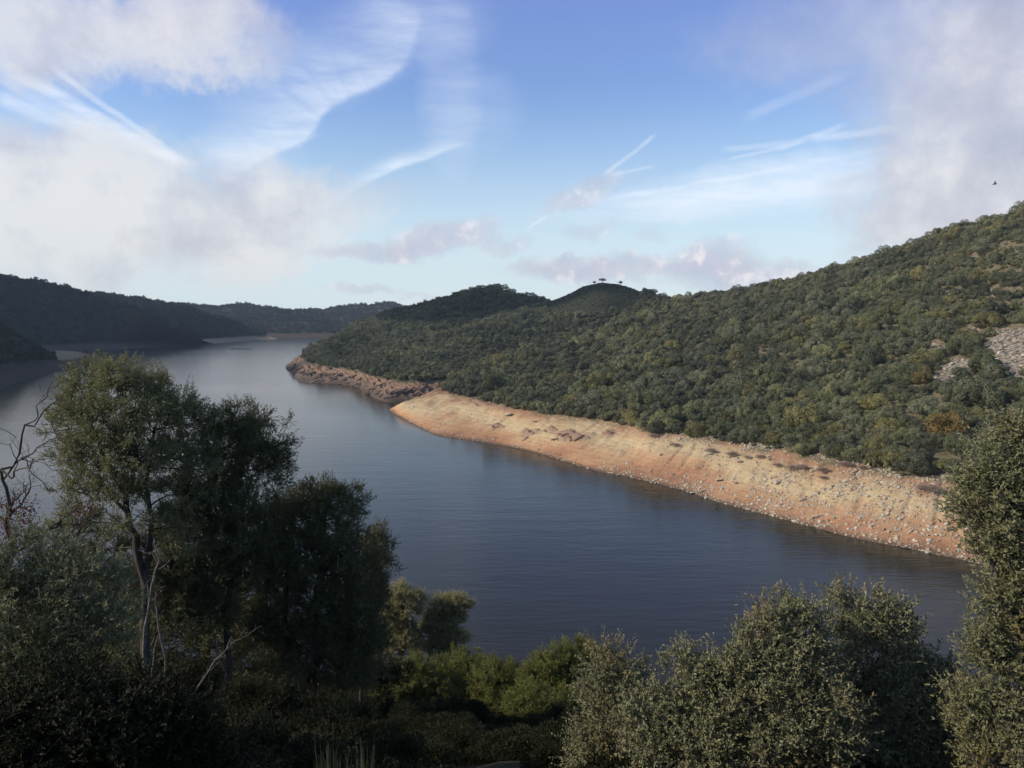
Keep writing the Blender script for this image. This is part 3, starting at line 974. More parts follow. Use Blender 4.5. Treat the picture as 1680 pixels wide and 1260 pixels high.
for n_, (px_, s, lab) in enumerate(((1058, 3.6, 'dark tree on the right shoulder of the rounded hilltop, nearest to the dome'), (1070, 4.6, 'largest dark tree on the right shoulder of the rounded hilltop'),
                                    (1086, 4.2, 'dark tree at the low end of the rounded hilltop shoulder'), (1097, 3.0, 'smallest dark tree at the low end of the hilltop shoulder'))):
    qx, qy = topix(hillB.P)
    col_ = np.argmin(np.abs(hillB.pu - px_))
    small_tree('ridge_oak', hillB.P[col_, np.argmin(qy[col_])], s * 1.1, lab, 'tree', 'trees on the shoulder of the rounded hilltop', k=n_ + 20, lift=0.4, w=1.15)

# ------------------------------------------------------------------ stones on the bank and the scree
rng = np.random.default_rng(55)
P, nr, vv = hillA.scatter(80000, rng, 1.0, 3.15)
px, py = topix(P)
dens = np.clip((px - 950) / 350, 0.03, 1.0) * (0.15 + 2.4 * np.clip(vnoise(P[:, 0] / 7, P[:, 1] / 7, 61) * 1.3 * vnoise(P[:, 0] / 2.5, P[:, 1] / 2.5, 63) - 0.12, 0, 1))
dens = np.where(P[:, 2] < 1.1, dens * 2.2 + 0.25, dens)
dens = np.where((P[:, 2] > 2.5) & (P[:, 2] < 8) & (px < 1230), dens * 0.22, dens)
ok = (rng.random(len(P)) < dens * 1.1) & (px > 640) & (px < 1720)
P, nr = P[ok], nr[ok]
size = 0.07 + 0.42 * rng.random(len(P)) ** 5.0
# scree
S, snr, sv = hillA.scatter(60000, rng, 3.0, 6.2)
spx, spy = topix(S)
sb = in_ell(spx, spy, SCREE) + fbm(S[:, 0] / 7, S[:, 1] / 7, 77) * 0.7
sk_ = (sb < 1.1) & (spx < 1760)
S, snr = S[sk_], snr[sk_]
ssize = 0.25 + 0.6 * rng.random(len(S)) ** 2.5
PP = np.vstack([P, S]); SS = np.concatenate([size, ssize])
n = len(PP)
rot = np.column_stack([rng.normal(0, 0.3, n), rng.normal(0, 0.3, n), rng.random(n) * 6.28])
sc = SS[:, None] * rng.uniform(0.7, 1.3, (n, 3))
instanced('gravel', PP, rot, sc, STONE, 'loose pale stones strewn over the bare bank and the scree', 'gravel')

big = [  # px, py, half width px, tone words, where
    (1083, 744.5, 4.5, 'pale boulder beside a dry shrub near the top of the bank'), (1158, 746, 3, 'small white boulder below the oak edge'),
    (1163, 742, 6, 'long pale slab under a dry bush high on the bank'), (1204, 752, 4, 'grey rock on the upper bank beside a dry bush'), (1214, 757, 8, 'long grey ledge slanting down the pale upper bank'),
    (1260, 748, 5, 'white upright boulder at the oak edge'), (1262, 752.5, 4, 'white block just below the upright white boulder'),
    (1266, 790, 5, 'left one of a pair of pale boulders mid bank'), (1273, 790, 8, 'flat pinkish white boulder mid bank'),
    (1288, 775, 6, 'pale cracked boulder below the dry thicket'), (1290, 781, 6, 'wide pale boulder below the cracked one'),
    (1334, 772, 6, 'grey-white standing boulder right of the dry thicket'), (1332, 778, 4, 'small boulder leaning below the grey-white one'),
    (1316, 819, 7, 'large wedge-shaped pale boulder alone in mid bank'), (1335, 811, 7, 'grey flat boulder at the start of the stone line'),
    (1353, 801, 6, 'grey boulder in the stone line'), (1364, 795, 7, 'grey slab in the stone line'), (1390, 788, 5, 'grey block at the upper end of the stone line'),
    (1406, 792, 4, 'pale block right of the stone line'), (1396, 775, 5, 'white block near the oak edge on the right'), (1423, 812, 6, 'round pale boulder on the right part of the bank'),
    (1342, 845, 8, 'broad cream boulder low on the bank'), (1331, 850, 6, 'cream boulder left of the broad cream one'), (1346, 853, 6, 'cream boulder under the broad cream one'),
    (1300, 862, 4, 'pale stone at the water edge'), (1312, 866, 4, 'second pale stone at the water edge'), (1400, 866, 4, 'tan stone low on the right bank'),
    (1014, 777.5, 3.5, 'pale flat stone near the water on the middle bank'), (1095, 788, 4, 'pale stone group end above the waterline'), (1101, 800.5, 3.5, 'pale round stone close to the water'),
    (1135, 808, 6, 'flat stone in the pile at the water edge'), (1143, 811, 5, 'dark-sided stone in the pile at the water edge'), (1150, 806, 6, 'top stone of the pile at the water edge'),
    (1157, 817, 5, 'last stone right of the pile at the water edge'), (1186, 799, 5, 'long cream stone on the lower middle bank'), (1181, 787, 6, 'dark brown stone alone on the pale bank'),
    (1208, 791, 5, 'tan stone left of the stony ground'), (1229, 812, 5, 'pale stone above the waterline bush'), (1077, 785, 3, 'small stone just above the shoreline'),
    (722, 697, 3.2, 'white rock on the sandy tongue'), (817, 692, 3, 'pale rock on the sandy tongue slope'), (721, 690, 2, 'small white rock above the other on the sandy tongue'),
    (745, 711, 4, 'dark rock near the tip of the sandy shore'), (834, 678, 7, 'pale slab below the oaks at the top of the sandy shore'), (878, 690, 6, 'dark root-like rock under the oak edge'),
    (640, 676, 1.6, 'tiny white rock at the very tip of the sandy tongue'), (1507, 809, 5, 'pale boulder on the stony right bank'), (1530, 818, 6, 'large pale boulder near the right-hand leaves'),
    (1475, 820, 5, 'grey boulder above the reddish stony ground'), (1546, 878, 5, 'tan boulder low by the right-hand leaves'), (1520, 905, 6, 'flat stone at the water edge on the right'),
    (1490, 897, 5, 'dark flat stone at the water edge on the right'),
]
for n_, (bx, by, hw, lab) in enumerate(big):
    p = hillA.near(bx, by)
    dark = 'dark' in lab
    s = hw * p[1] / F * 0.95
    o = link('boulder', (SLATE if dark else STONE)[n_ % 5], None, p + np.array([0, 0, s * 0.18]))
    o.rotation_euler = (random.uniform(-0.2, 0.2), random.uniform(-0.2, 0.2), random.uniform(-0.6, 0.6))
    f = random.uniform(0.5, 0.8)
    if 'upright' in lab or 'standing' in lab: f = 1.3
    if 'long' in lab or 'slab' in lab or 'flat' in lab: f = 0.45
    o.scale = (s, s * 0.8, s * f)
    tag(o, lab, 'boulder', 'boulders on the bare bank')

# slanting rock ribs of the spur and of the sandy shore
ribs = []
rr = random.Random(5)
for (cx, cy, w, h, nn, hl) in ((480, 607, 5, 5, 6, hillB), (495, 610, 12, 8, 9, hillB), (520, 614, 16, 8, 10, hillB), (548, 618, 18, 8, 10, hillB), (575, 622, 12, 8, 6, hillB),
                               (600, 640, 14, 8, 10, hillB), (630, 640, 20, 10, 12, hillB), (660, 640, 18, 9, 8, hillB), (690, 640, 14, 6, 5, hillB),
                               (865, 712, 14, 6, 3, hillA), (935, 716, 22, 8, 5, hillA), (815, 702, 14, 4, 2, hillA)):
    for i in range(nn):
        ribs.append((rr.gauss(cx, w * 0.6), rr.gauss(cy, h * 0.5), hl))
for n_, (bx, by, hl) in enumerate(sorted(ribs, key=lambda t: t[0])):
    p = hl.near(bx, by)
    if p[2] < -0.5: continue
    s = rr.uniform(0.8, 2.2) * (1.25 if hl is hillB else 0.6)
    o = link('rock', SLATE[n_ % 5], None, p + np.array([0, 0, 0.05 * s]))
    o.rotation_euler = (rr.uniform(-0.15, 0.15), rr.uniform(-0.5, -0.15), rr.uniform(0.4, 0.9))
    o.scale = (s * 1.7, s * 0.55, s * 0.75)
    where = 'rocky point of the spur' if hl is hillB else 'sandy shore below the oaks'
    tag(o, f'dark slanting rock, {ordinal(n_ + 1)} from the left along the {where}', 'rock', 'slanting rock slabs along the shore')


# ------------------------------------------------------------------ plants built twig by twig
def leafy(name, label, cat, base, clumps, trunks, mats, leaf=(0.05, 0.018), tw=(0.16, 0.34), tufts=26, twigs=7, leaves=12,
          seed=1, group=None, r0=0.07, up=0.45, spread=0.75, crown_name='crown', twig_r=0.0035, fill=0.35, branchmat=None, density=1.0, roots=None):
    """base: world point. clumps: (centre, radius xyz). trunks: list of (polyline, r_start, r_end)."""
    r = np.random.default_rng(seed)
    base = np.asarray(base, float)
    twigs += 2; leaves += 2
    e = empty(name, base, label, cat, group)
    T = Tubes()
    nodes = []
    for pl, ra, rb in trunks:
        pl = np.asarray(pl, float)
        # densify the polyline
        t = np.linspace(0, len(pl) - 1, (len(pl) - 1) * 4 + 1)
        i = np.minimum(t.astype(int), len(pl) - 2); f = (t - i)[:, None]
        d = pl[i] * (1 - f) + pl[i + 1] * f
        d[1:-1] += r.normal(0, 0.25 * ra, d[1:-1].shape)
        rad = np.linspace(ra, rb, len(d))
        T.add(d - base, rad, 8)
        for a, b_ in zip(d, rad): nodes.append((a, b_))
    NP = np.array([a for a, _ in nodes]); NR = np.array([b_ for _, b_ in nodes])
    LV = []; LT = []; TW = Tubes()
    for ci, (c, rad) in enumerate(clumps):
        c = np.asarray(c, float); rad = np.asarray(rad if hasattr(rad, '__len__') else (rad, rad, rad * 0.85), float)
        # limb from the nearest lower node of the trunks
        dist = np.linalg.norm(NP - c, axis=1) + np.clip(NP[:, 2] - (c[2] - 0.3 * rad[2]), 0, None) * 3
        k = int(np.argmin(dist))
        hub = c - np.array([0, 0, 0.45 * rad[2]]) + r.normal(0, 0.08, 3) * rad
        lr = min(NR[k] * 0.8, 0.02 + 0.012 * float(rad.mean()))
        limb = wiggle(NP[k], hub, 7, 0.06, r, 0.06)
        T.add(limb - base, np.linspace(lr, lr * 0.55, 7), 6)
        nt_ = max(8, int(tufts * density * DENS * (rad.mean() / 0.6) ** 2))
        d = unit(r.normal(0, 1, (nt_ * 2, 3))); d = d[d[:, 2] > -0.55][:nt_]
        rr_ = np.where(r.random(len(d)) < fill, r.uniform(0.3, 0.75, len(d)), r.uniform(0.72, 1.0, len(d)))
        bump = 1 + 0.32 * np.sin(d[:, 0] * 5 + ci) * np.cos(d[:, 1] * 4 + 2 * ci)
        tp = c + d * rad * (rr_ * bump)[:, None]
        # sub-limbs: group the tufts round a few forks
        nf = max(3, len(tp) // 7)
        fk = tp[r.choice(len(tp), nf, replace=False)] * 0.6 + hub * 0.4
        for f_ in fk:
            T.add(wiggle(hub, f_, 5, 0.08, r, 0.05) - base, np.linspace(lr * 0.5, lr * 0.22, 5), 5)
        w_ = np.argmin(np.linalg.norm(tp[:, None] - fk[None], axis=-1), axis=1)
        for p_, wi in zip(tp, w_):
            T.add(wiggle(fk[wi], p_, 4, 0.09, r, 0.04) - base, np.linspace(lr * 0.22, twig_r, 4), 4)
        # twigs with leaves, vectorised
        n1 = len(tp) * twigs
        o_ = np.repeat(tp, twigs, 0); od = np.repeat(d, twigs, 0)
        td = unit(od * 0.75 + np.array([0, 0, up]) + r.normal(0, spread, (n1, 3)))
        tl = r.uniform(*tw, n1)
        o_ = o_ + r.normal(0, 0.05, o_.shape)
        if twig_r > 0:
            S_ = unit(np.cross(td, r.normal(0, 1, td.shape))) * twig_r
            V_ = np.stack([o_ - S_, o_ + S_, o_ + td * tl[:, None] + S_ * .3, o_ + td * tl[:, None] - S_ * .3], 1).reshape(-1, 3)
            TW.V.append(V_ - base); TW.Q.append(np.arange(len(V_)).reshape(-1, 4) + TW.n); TW.n += len(V_)
        n2 = n1 * leaves
        s_ = np.tile(np.linspace(0.12, 1.0, leaves), n1) + r.normal(0, 0.03, n2)
        LP = np.repeat(o_, leaves, 0) + np.repeat(td, leaves, 0) * (s_ * np.repeat(tl, leaves))[:, None]
        ld = unit(np.repeat(td, leaves, 0) * 0.75 + r.normal(0, 0.62, (n2, 3)) + np.array([0, 0, 0.12]))
        ln = unit(r.normal(0, 0.55, (n2, 3)) + np.repeat(np.repeat(d, twigs, 0), leaves, 0) * 0.85 + np.array([0, 0, 0.35]))
        L_ = leaf[0] * r.uniform(0.5, 1.35, n2); W_ = leaf[1] * r.uniform(0.75, 1.25, n2)
        LV.append(leaf_arrays(LP - base, ld, ln, L_, W_, 0.2))
        tt = np.repeat(np.repeat(r.random(len(tp)), twigs), leaves) * 0.35 + np.repeat(r.random(n1), leaves) * 0.2 + r.random(n2) * 0.45
        LT.append(tt)
    V = np.vstack(LV); tt = np.concatenate(LT)
    link(crown_name, np_mesh(crown_name, V, np.arange(len(V)).reshape(-1, 4), mats[0], tint=tt), e)
    if TW.n:
        T.V.append(np.vstack(TW.V)); T.Q.append(np.vstack(TW.Q) + T.n); T.n += TW.n
    link('trunk', T.mesh('trunk', mats[1]), e)
    leafy.count += len(tt)
    return e


leafy.count = 0
DENS = 2.0
OLIVE = leaf_material('olive leaves', (0.11, 0.108, 0.036), (0.34, 0.325, 0.13), under=(0.3, 0.29, 0.15, 1), rough=0.45, spec=0.4, trans=0.25)
OLIVE_D = leaf_material('dark evergreen leaves', (0.05, 0.053, 0.018), (0.18, 0.18, 0.068), under=(0.15, 0.15, 0.07, 1), rough=0.5, spec=0.3, trans=0.2)
SILVER = leaf_material('silvery leaves', (0.07, 0.07, 0.026), (0.32, 0.31, 0.15), under=(0.32, 0.31, 0.17, 1), rough=0.5, spec=0.25, trans=0.2)
HOLM = leaf_material('holm oak leaves', (0.075, 0.078, 0.03), (0.31, 0.295, 0.145), under=(0.34, 0.32, 0.2, 1), rough=0.5, spec=0.25, trans=0.18,
                     accent=(0.26, 0.14, 0.055, 1), accent_at=0.955, patch=((0.24, 0.16, 0.06, 1), 1.3, 0.56))
HOLM2 = leaf_material('holm oak leaves with olive patches', (0.075, 0.078, 0.028), (0.29, 0.28, 0.13), under=(0.32, 0.30, 0.2, 1), rough=0.5, spec=0.25, trans=0.2,
                      patch=((0.19, 0.15, 0.045, 1), 0.9, 0.56))
WILLOW = leaf_material('tamarisk leaves', (0.24, 0.215, 0.09), (0.52, 0.47, 0.22), rough=0.6, spec=0.2, trans=0.3)
BROOM = leaf_material('broom leaves', (0.10, 0.11, 0.025), (0.27, 0.27, 0.075), rough=0.6, spec=0.2, trans=0.25)
SHADE = leaf_material('shade-darkened leaves', (0.014, 0.016, 0.006), (0.045, 0.048, 0.018), rough=0.65, spec=0.15, trans=0.15)  # leaf colour darkened to stand in for shade on the near slope
RED = leaf_material('reddish leaves', (0.14, 0.03, 0.02), (0.3, 0.07, 0.04), rough=0.6, spec=0.2)


def gp(px, Y):
    """ground point of the near slope on a bearing"""
    z = CAMZ - 0.5 * Y
    for _ in range(4):
        x = xof(px, Y, z); z = float(near_h(x, Y))
    return np.array([x, Y, z])


BIG = 1.0


def cl(Y, *lst):
    """clumps: (px, py, radius px[, depth offset])"""
    out_ = []
    for t in lst:
        y_ = Y + (t[3] if len(t) > 3 else 0)
        r_ = t[2] * Y / F * BIG
        out_.append((at(t[0], t[1], y_), (r_, r_ * 1.05, r_ * 0.9)))
    return out_


def path(Y, *pts):
    return [at(p[0], p[1], Y + (p[2] if len(p) > 2 else 0)) for p in pts]


# tall olive on the left with lit crown
BIG = 1.08
Y = 19.0
b0 = gp(236, Y)
leafy('olive_tree', 'tall grey-green olive tree on the left with forked dark trunk', 'tree', b0,
      cl(Y, (150, 625, 36, .2), (195, 622, 40, -.2), (240, 640, 40, .5), (130, 675, 42, -.4), (185, 685, 50, -.6), (250, 690, 46, .1), (290, 668, 40, .5), (318, 690, 26, .6),
         (160, 745, 52, -.5), (215, 750, 48, -.7), (270, 745, 42, .2), (140, 795, 34, -.3), (195, 805, 40, -.6), (300, 740, 30, .4), (245, 800, 34, 0), (112, 740, 28, 0),
         (130, 850, 30, .5), (300, 800, 30, .7), (170, 900, 40, .8), (105, 880, 32, .4), (250, 900, 34, 1), (290, 940, 34, 1), (200, 960, 44, 1), (270, 1010, 50, 1), (200, 1050, 50, 1), (262, 860, 26, -.4), (285, 905, 28, -.3), (196, 862, 20, -.6), (330, 760, 30, .3), (325, 820, 32, .5), (340, 725, 24, .6), (290, 860, 30, .3), (90, 700, 20, 0), (345, 690, 16, .5)),
      [(path(Y, (248, 1330), (240, 1100), (236, 960), (222, 880), (205, 815), (180, 760), (150, 700, .2)), 0.14, 0.04),
       (path(Y, (236, 960), (250, 870, .2), (240, 790, .3), (250, 720, .4), (265, 665, .5)), 0.08, 0.025),
       (path(Y, (205, 815), (225, 760, -.2), (215, 690, -.3), (205, 640, -.3)), 0.06, 0.02),
       (path(Y, (215, 850), (170, 800, -.2), (130, 770, -.2)), 0.045, 0.02)],
      (OLIVE, MAT['bark']), leaf=(0.055, 0.02), tw=(0.14, 0.3), tufts=26, twigs=7, leaves=12, seed=3, fill=0.3)

BIG = 1.14
Y = 20.5
leafy('olive_tree', 'middle evergreen tree with rounded dark crown right of the tall olive', 'tree', gp(370, Y),
      cl(Y, (395, 700, 40, 0), (430, 730, 42, .2), (370, 735, 42, -.2), (410, 770, 46, 0), (452, 760, 26, .3), (345, 700, 16, 0), (350, 800, 44, -.3), (400, 830, 48, 0), (330, 850, 42, -.3),
         (375, 880, 50, -.3), (300, 870, 40, .2), (420, 890, 44, .3), (290, 920, 38, 0), (340, 940, 48, 0), (400, 950, 50, .2), (350, 1000, 46, 0), (300, 980, 44, 0)),
      [(path(Y, (372, 1330), (372, 1100), (378, 940), (385, 840), (398, 760), (408, 710)), 0.12, 0.03),
       (path(Y, (378, 940), (345, 870), (340, 800), (360, 740)), 0.07, 0.02)],
      (OLIVE_D, MAT['bark']), leaf=(0.06, 0.022), tufts=24, twigs=7, leaves=12, seed=5, fill=0.35)

Y = 22.0
leafy('evergreen_oak', 'broad very dark evergreen tree leaning over the water in the left middle', 'tree', gp(530, Y),
      cl(Y, (520, 825, 38, 0), (560, 830, 36, .2), (480, 840, 36, -.2), (545, 880, 48, 0), (490, 900, 48, -.2), (570, 920, 44, .3), (450, 900, 40, 0), (440, 950, 44, 0), (520, 960, 56, 0),
         (455, 850, 30, 0), (430, 900, 30, 0), (575, 990, 46, .2), (460, 1010, 54, 0), (530, 1040, 56, .2), (590, 1050, 44, .4), (420, 1040, 50, 0), (480, 1090, 54, 0), (560, 1110, 54, .2)),
      [(path(Y, (520, 1350), (515, 1150), (520, 1000), (530, 900), (535, 840)), 0.13, 0.03),
       (path(Y, (515, 1150), (470, 1020), (470, 900), (485, 850)), 0.08, 0.02)],
      (OLIVE_D, MAT['bark']), leaf=(0.06, 0.024), tufts=24, twigs=7, leaves=12, seed=6, fill=0.35)
Y = 24.0
leafy('evergreen_oak', 'narrow dark evergreen tree at the right edge of the left-hand trees', 'tree', gp(600, Y),
      cl(Y, (618, 890, 26, 0), (622, 925, 28, 0), (605, 960, 30, 0), (585, 935, 24, 0), (620, 985, 20, 0), (590, 1000, 36, 0), (600, 1050, 36, 0), (590, 1100, 40, 0)),
      [(path(Y, (590, 1330), (592, 1120), (600, 1000), (615, 900)), 0.08, 0.02)],
      (OLIVE_D, MAT['bark']), leaf=(0.06, 0.022), tufts=26, twigs=7, leaves=12, seed=8)

Y = 27.0
leafy('evergreen_oak', 'low dark evergreen tree filling the gap behind the olive trunks', 'tree', gp(240, Y),
      cl(Y, (60, 960, 40), (120, 940, 44), (190, 960, 44), (250, 950, 44), (320, 985, 46), (380, 1000, 46), (100, 1010, 50), (180, 1030, 54), (260, 1040, 54), (340, 1060, 54), (420, 1080, 50), (220, 1110, 54), (300, 1120, 54), (20, 1000, 50), (40, 1080, 60)),
      [(path(Y, (240, 1250), (240, 1100), (245, 980)), 0.13, 0.05), (path(Y, (240, 1200), (150, 1080), (110, 980)), 0.08, 0.03), (path(Y, (240, 1200), (330, 1100), (360, 1020)), 0.08, 0.03)],
      (OLIVE_D, MAT['bark']), leaf=(0.07, 0.028), tufts=14, twigs=7, leaves=12, seed=18, fill=0.35)

BIG = 1.0
# silvery bush near left
Y = 9.0
leafy('wild_olive_bush', 'silvery leaved olive bush at the left edge close by', 'bush', gp(60, Y),
      cl(Y, (20, 930, 60, 0), (90, 950, 55, .2), (140, 960, 50, .1), (190, 985, 44, .2), (40, 1000, 70, -.1), (120, 1030, 60, 0), (185, 1060, 50, 0), (-30, 960, 60, 0), (60, 1080, 70, -.2), (-20, 1080, 80, -.2), (-60, 890, 40, 0)),
      [(path(Y, (80, 1400), (80, 1200), (90, 1050), (110, 960)), 0.03, 0.01), (path(Y, (80, 1400), (40, 1200), (20, 1050), (10, 930)), 0.025, 0.008),
       (path(Y, (80, 1400), (130, 1200), (160, 1080), (185, 1000)), 0.025, 0.008)],
      (SILVER, MAT['bark']), leaf=(0.055, 0.015), tw=(0.12, 0.34), tufts=30, twigs=7, leaves=13, seed=9, up=0.6, twig_r=0.002, fill=0.4)

# unseen trees added beyond the left edge of the view to shade the lower left
for n_, (tx, ty, tz, lab) in enumerate(((-15.5, 3.5, 45.8, 'unseen evergreen oak added for shade left of the viewpoint, nearer one'), (-20.0, 10.0, 45.5, 'unseen evergreen oak added for shade left of the viewpoint, farther one'), (-13.5, -3.0, 46.2, 'unseen evergreen oak added for shade behind the viewpoint on the left'))):
    g0 = np.array([tx, ty, float(near_h(tx, ty))])
    tp_ = np.array([tx, ty, tz])
    cs = [(tp_ + np.array([math.cos(a) * 1.7, math.sin(a) * 2.0, -1.2 - 0.9 * (i % 2)]), 1.3) for i, a in enumerate(np.arange(6) * 1.05)] + [(tp_ - np.array([0, 0, 0.9]), 1.4), (tp_ - np.array([0, 0, 2.6]), 1.9)]
    leafy('evergreen_oak', lab, 'tree', g0, cs, [([g0, (g0 + tp_) / 2, tp_ - np.array([0, 0, 1.5])], 0.2, 0.06)], (OLIVE_D, MAT['bark']), leaf=(0.09, 0.04), tufts=10, twigs=6, leaves=9, seed=120 + n_)

# leafless twisted tree at the left edge
def bare_tree(name, label, base, starts, mat, seed, depth=4, cat='tree', group=None, amp=0.12, sides=5, leafmat=None):
    r = np.random.default_rng(seed)
    e = empty(name, base, label, cat, group)
    T = Tubes(); tips = []

    def grow(p, d, L, rad, lv):
        q = p + unit(d + r.normal(0, 0.12, 3)) * L
        pl = wiggle(p, q, 6, amp, r)
        T.add(pl - base, np.linspace(rad, rad * 0.62, 6), sides if lv > 1 else 4)
        if lv == 0:
            tips.append(q); return
        nb = 2 if r.random() < 0.55 else 3
        for i in range(nb):
            nd = unit(d + r.normal(0, 0.62, 3) + np.array([0, 0, 0.12]))
            k = int(r.integers(3, 6))
            grow(pl[k if i else 5], nd, L * r.uniform(0.55, 0.85), rad * (0.62 if i == 0 else 0.5), lv - 1)
    for p, q, rad in starts:
        p = np.asarray(p, float); q = np.asarray(q, float)
        pl = wiggle(p, q, 8, 0.05, r)
        T.add(pl - base, np.linspace(rad, rad * 0.6, 8), 7)
        L = np.linalg.norm(q - p)
        for k in (3, 5, 7):
            grow(pl[k], unit((q - p) / L + r.normal(0, 0.5, 3)), L * 0.33, rad * 0.5, depth)
    link('trunk', T.mesh('trunk', mat), e)
    return e, tips


Y = 14.0
b0 = gp(-20, Y)
e, tips = bare_tree('bare_tree', 'leafless twisted dark tree with a few red leaves at the left edge', b0,
                    [(at(-30, 1150, Y), at(10, 860, Y), 0.08), (at(10, 860, Y), at(22, 822, Y), 0.035), (at(-5, 920, Y), at(100, 855, Y), 0.03), (at(0, 960, Y), at(130, 870, Y), 0.035),
                     (at(10, 860, Y), at(-40, 800, Y), 0.03), (at(22, 840, Y), at(50, 800, Y), 0.022)], MAT['bark'], 12, depth=4, amp=0.09)
e_root = e
r = np.random.default_rng(13)
LPs = []
for c_, n_, s_ in (((8, 838), 260, 16), ((45, 842), 130, 9), ((30, 862), 130, 9), ((138, 838), 90, 9), ((5, 868), 160, 12)):
    LPs.append(at(c_[0], c_[1], Y) + r.normal(0, s_ * Y / F, (n_, 3)))
LPs = np.vstack(LPs)
D_ = unit(r.normal(0, 1, LPs.shape)); N_ = unit(r.normal(0, 1, LPs.shape))
V = leaf_arrays(LPs - b0, D_, N_, 0.05 * r.uniform(0.6, 1.2, len(LPs)), 0.03)
link('leaves', np_mesh('leaves', V, np.arange(len(V)).reshape(-1, 4), RED, tint=r.random(len(LPs))), e_root)

# dead grey snags
def dead(name, label, base, polys, mat=None, seed=1):
    r = np.random.default_rng(seed)
    e = empty(name, base, label, 'dead tree')
    T = Tubes()
    for pl, ra, rb in polys:
        pl = np.asarray(pl, float)
        t = np.linspace(0, len(pl) - 1, (len(pl) - 1) * 4 + 1)
        i = np.minimum(t.astype(int), len(pl) - 2); f = (t - i)[:, None]
        d = pl[i] * (1 - f) + pl[i + 1] * f
        d[1:-1] += r.normal(0, 0.2 * ra, d[1:-1].shape)
        T.add(d - base, np.linspace(ra, rb, len(d)), 7)
    # fine broken side twigs
    main = np.asarray(polys[0][0], float)
    for i in range(0 if name == 'broken_snag' else 12):
        k = r.integers(1, len(main) - 1); f = r.random()
        p0 = main[k] * (1 - f) + main[k + 1 if k + 1 < len(main) else k] * f
        dr = unit(r.normal(0, 1, 3) + np.array([0, 0, 0.4]))
        L = r.uniform(0.06, 0.26)
        T.add(wiggle(p0, p0 + dr * L, 5, 0.1, r) - base, np.linspace(0.0045, 0.001, 5), 4)
        T.add(wiggle(p0 + dr * L * .5, p0 + dr * L * .5 + unit(dr + r.normal(0, .6, 3)) * L * .5, 4, 0.1, r) - base, np.linspace(0.003, 0.001, 4), 3)
    link('trunk', T.mesh('trunk', mat or MAT['dead']), e)
    return e


Y = 12.5
dead('dead_snag', 'pale grey dead trunk forking upward in the dark left trees', gp(240, Y),
     [(path(Y, (232, 1300), (240, 1130), (236, 1060), (245, 990), (252, 950), (262, 920), (256, 900), (263, 890)), 0.042, 0.005),
      (path(Y, (245, 990), (243, 965), (241, 950)), 0.018, 0.005), (path(Y, (257, 935), (268, 930), (280, 918)), 0.013, 0.004), (path(Y, (262, 925), (250, 910), (226, 902)), 0.012, 0.004),
      (path(Y, (256, 968), (262, 965), (272, 961)), 0.01, 0.003), (path(Y, (272, 1080), (262, 1040), (256, 990), (256, 970)), 0.022, 0.012),
      (path(Y, (268, 1170), (272, 1080)), 0.027, 0.022), (path(Y, (250, 1110), (253, 1070), (259, 1043)), 0.02, 0.009), (path(Y, (250, 1015), (262, 1008), (269, 1001)), 0.008, 0.003)], seed=2)
Y = 11.0
dead('fallen_branch', 'long bare grey branch slanting up to the right through shade', gp(300, Y),
     [(path(Y, (288, 1270), (292, 1220), (305, 1170), (320, 1135), (340, 1105), (352, 1085), (372, 1065), (385, 1052), (405, 1043), (422, 1030), (430, 1026)), 0.017, 0.0025),
      (path(Y, (372, 1065), (376, 1052), (381, 1044)), 0.012, 0.003), (path(Y, (345, 1100), (360, 1085), (372, 1105)), 0.01, 0.003), (path(Y, (420, 1032), (419, 1022)), 0.005, 0.002)], seed=3)
Y = 8.5
dead('broken_snag', 'short pale broken stem at the bottom left', gp(312, Y),
     [(path(Y, (318, 1320), (316, 1245), (311, 1225), (306, 1212)), 0.022, 0.008)], seed=4)

# tamarisks by the water
Y = 42.0
BIG = 1.0
leafy('tamarisk', 'feathery yellow-grey small tree lit by the sun at the water edge, left of its pair', 'tree', gp(657, Y),
      cl(Y, (655, 985, 24), (635, 1000, 20), (672, 1000, 22), (645, 1020, 20), (685, 985, 12), (640, 1045, 20), (665, 1040, 20), (625, 1020, 12), (640, 1070, 20), (672, 1065, 18)),
      [(path(Y, (657, 1130), (659, 1075), (662, 1035), (655, 1000)), 0.12, 0.03), (path(Y, (660, 1060), (672, 1030), (680, 1000)), 0.06, 0.02)],
      (WILLOW, MAT['dead']), leaf=(0.09, 0.02), tw=(0.3, 0.6), tufts=24, twigs=9, leaves=14, seed=14, group='tamarisks by the water', up=0.9, spread=0.5, twig_r=0.006)
leafy('tamarisk', 'feathery yellow-grey small tree with dark slanting trunk, right of its pair', 'tree', gp(700, Y),
      cl(Y + 1, (725, 1000, 20), (745, 995, 18), (760, 997, 11), (715, 1020, 20), (745, 1020, 20), (700, 1040, 16), (730, 1045, 20), (755, 1050, 14), (710, 1065, 18), (740, 1075, 18)),
      [(path(Y + 1, (698, 1130), (705, 1070), (716, 1045), (735, 1020), (750, 1000)), 0.12, 0.03), (path(Y + 1, (705, 1070), (710, 1040), (720, 1010)), 0.06, 0.02)],
      (WILLOW, MAT['bark']), leaf=(0.09, 0.02), tw=(0.3, 0.6), tufts=24, twigs=9, leaves=14, seed=15, group='tamarisks by the water', up=0.9, spread=0.5, twig_r=0.006)

BIG = 1.4
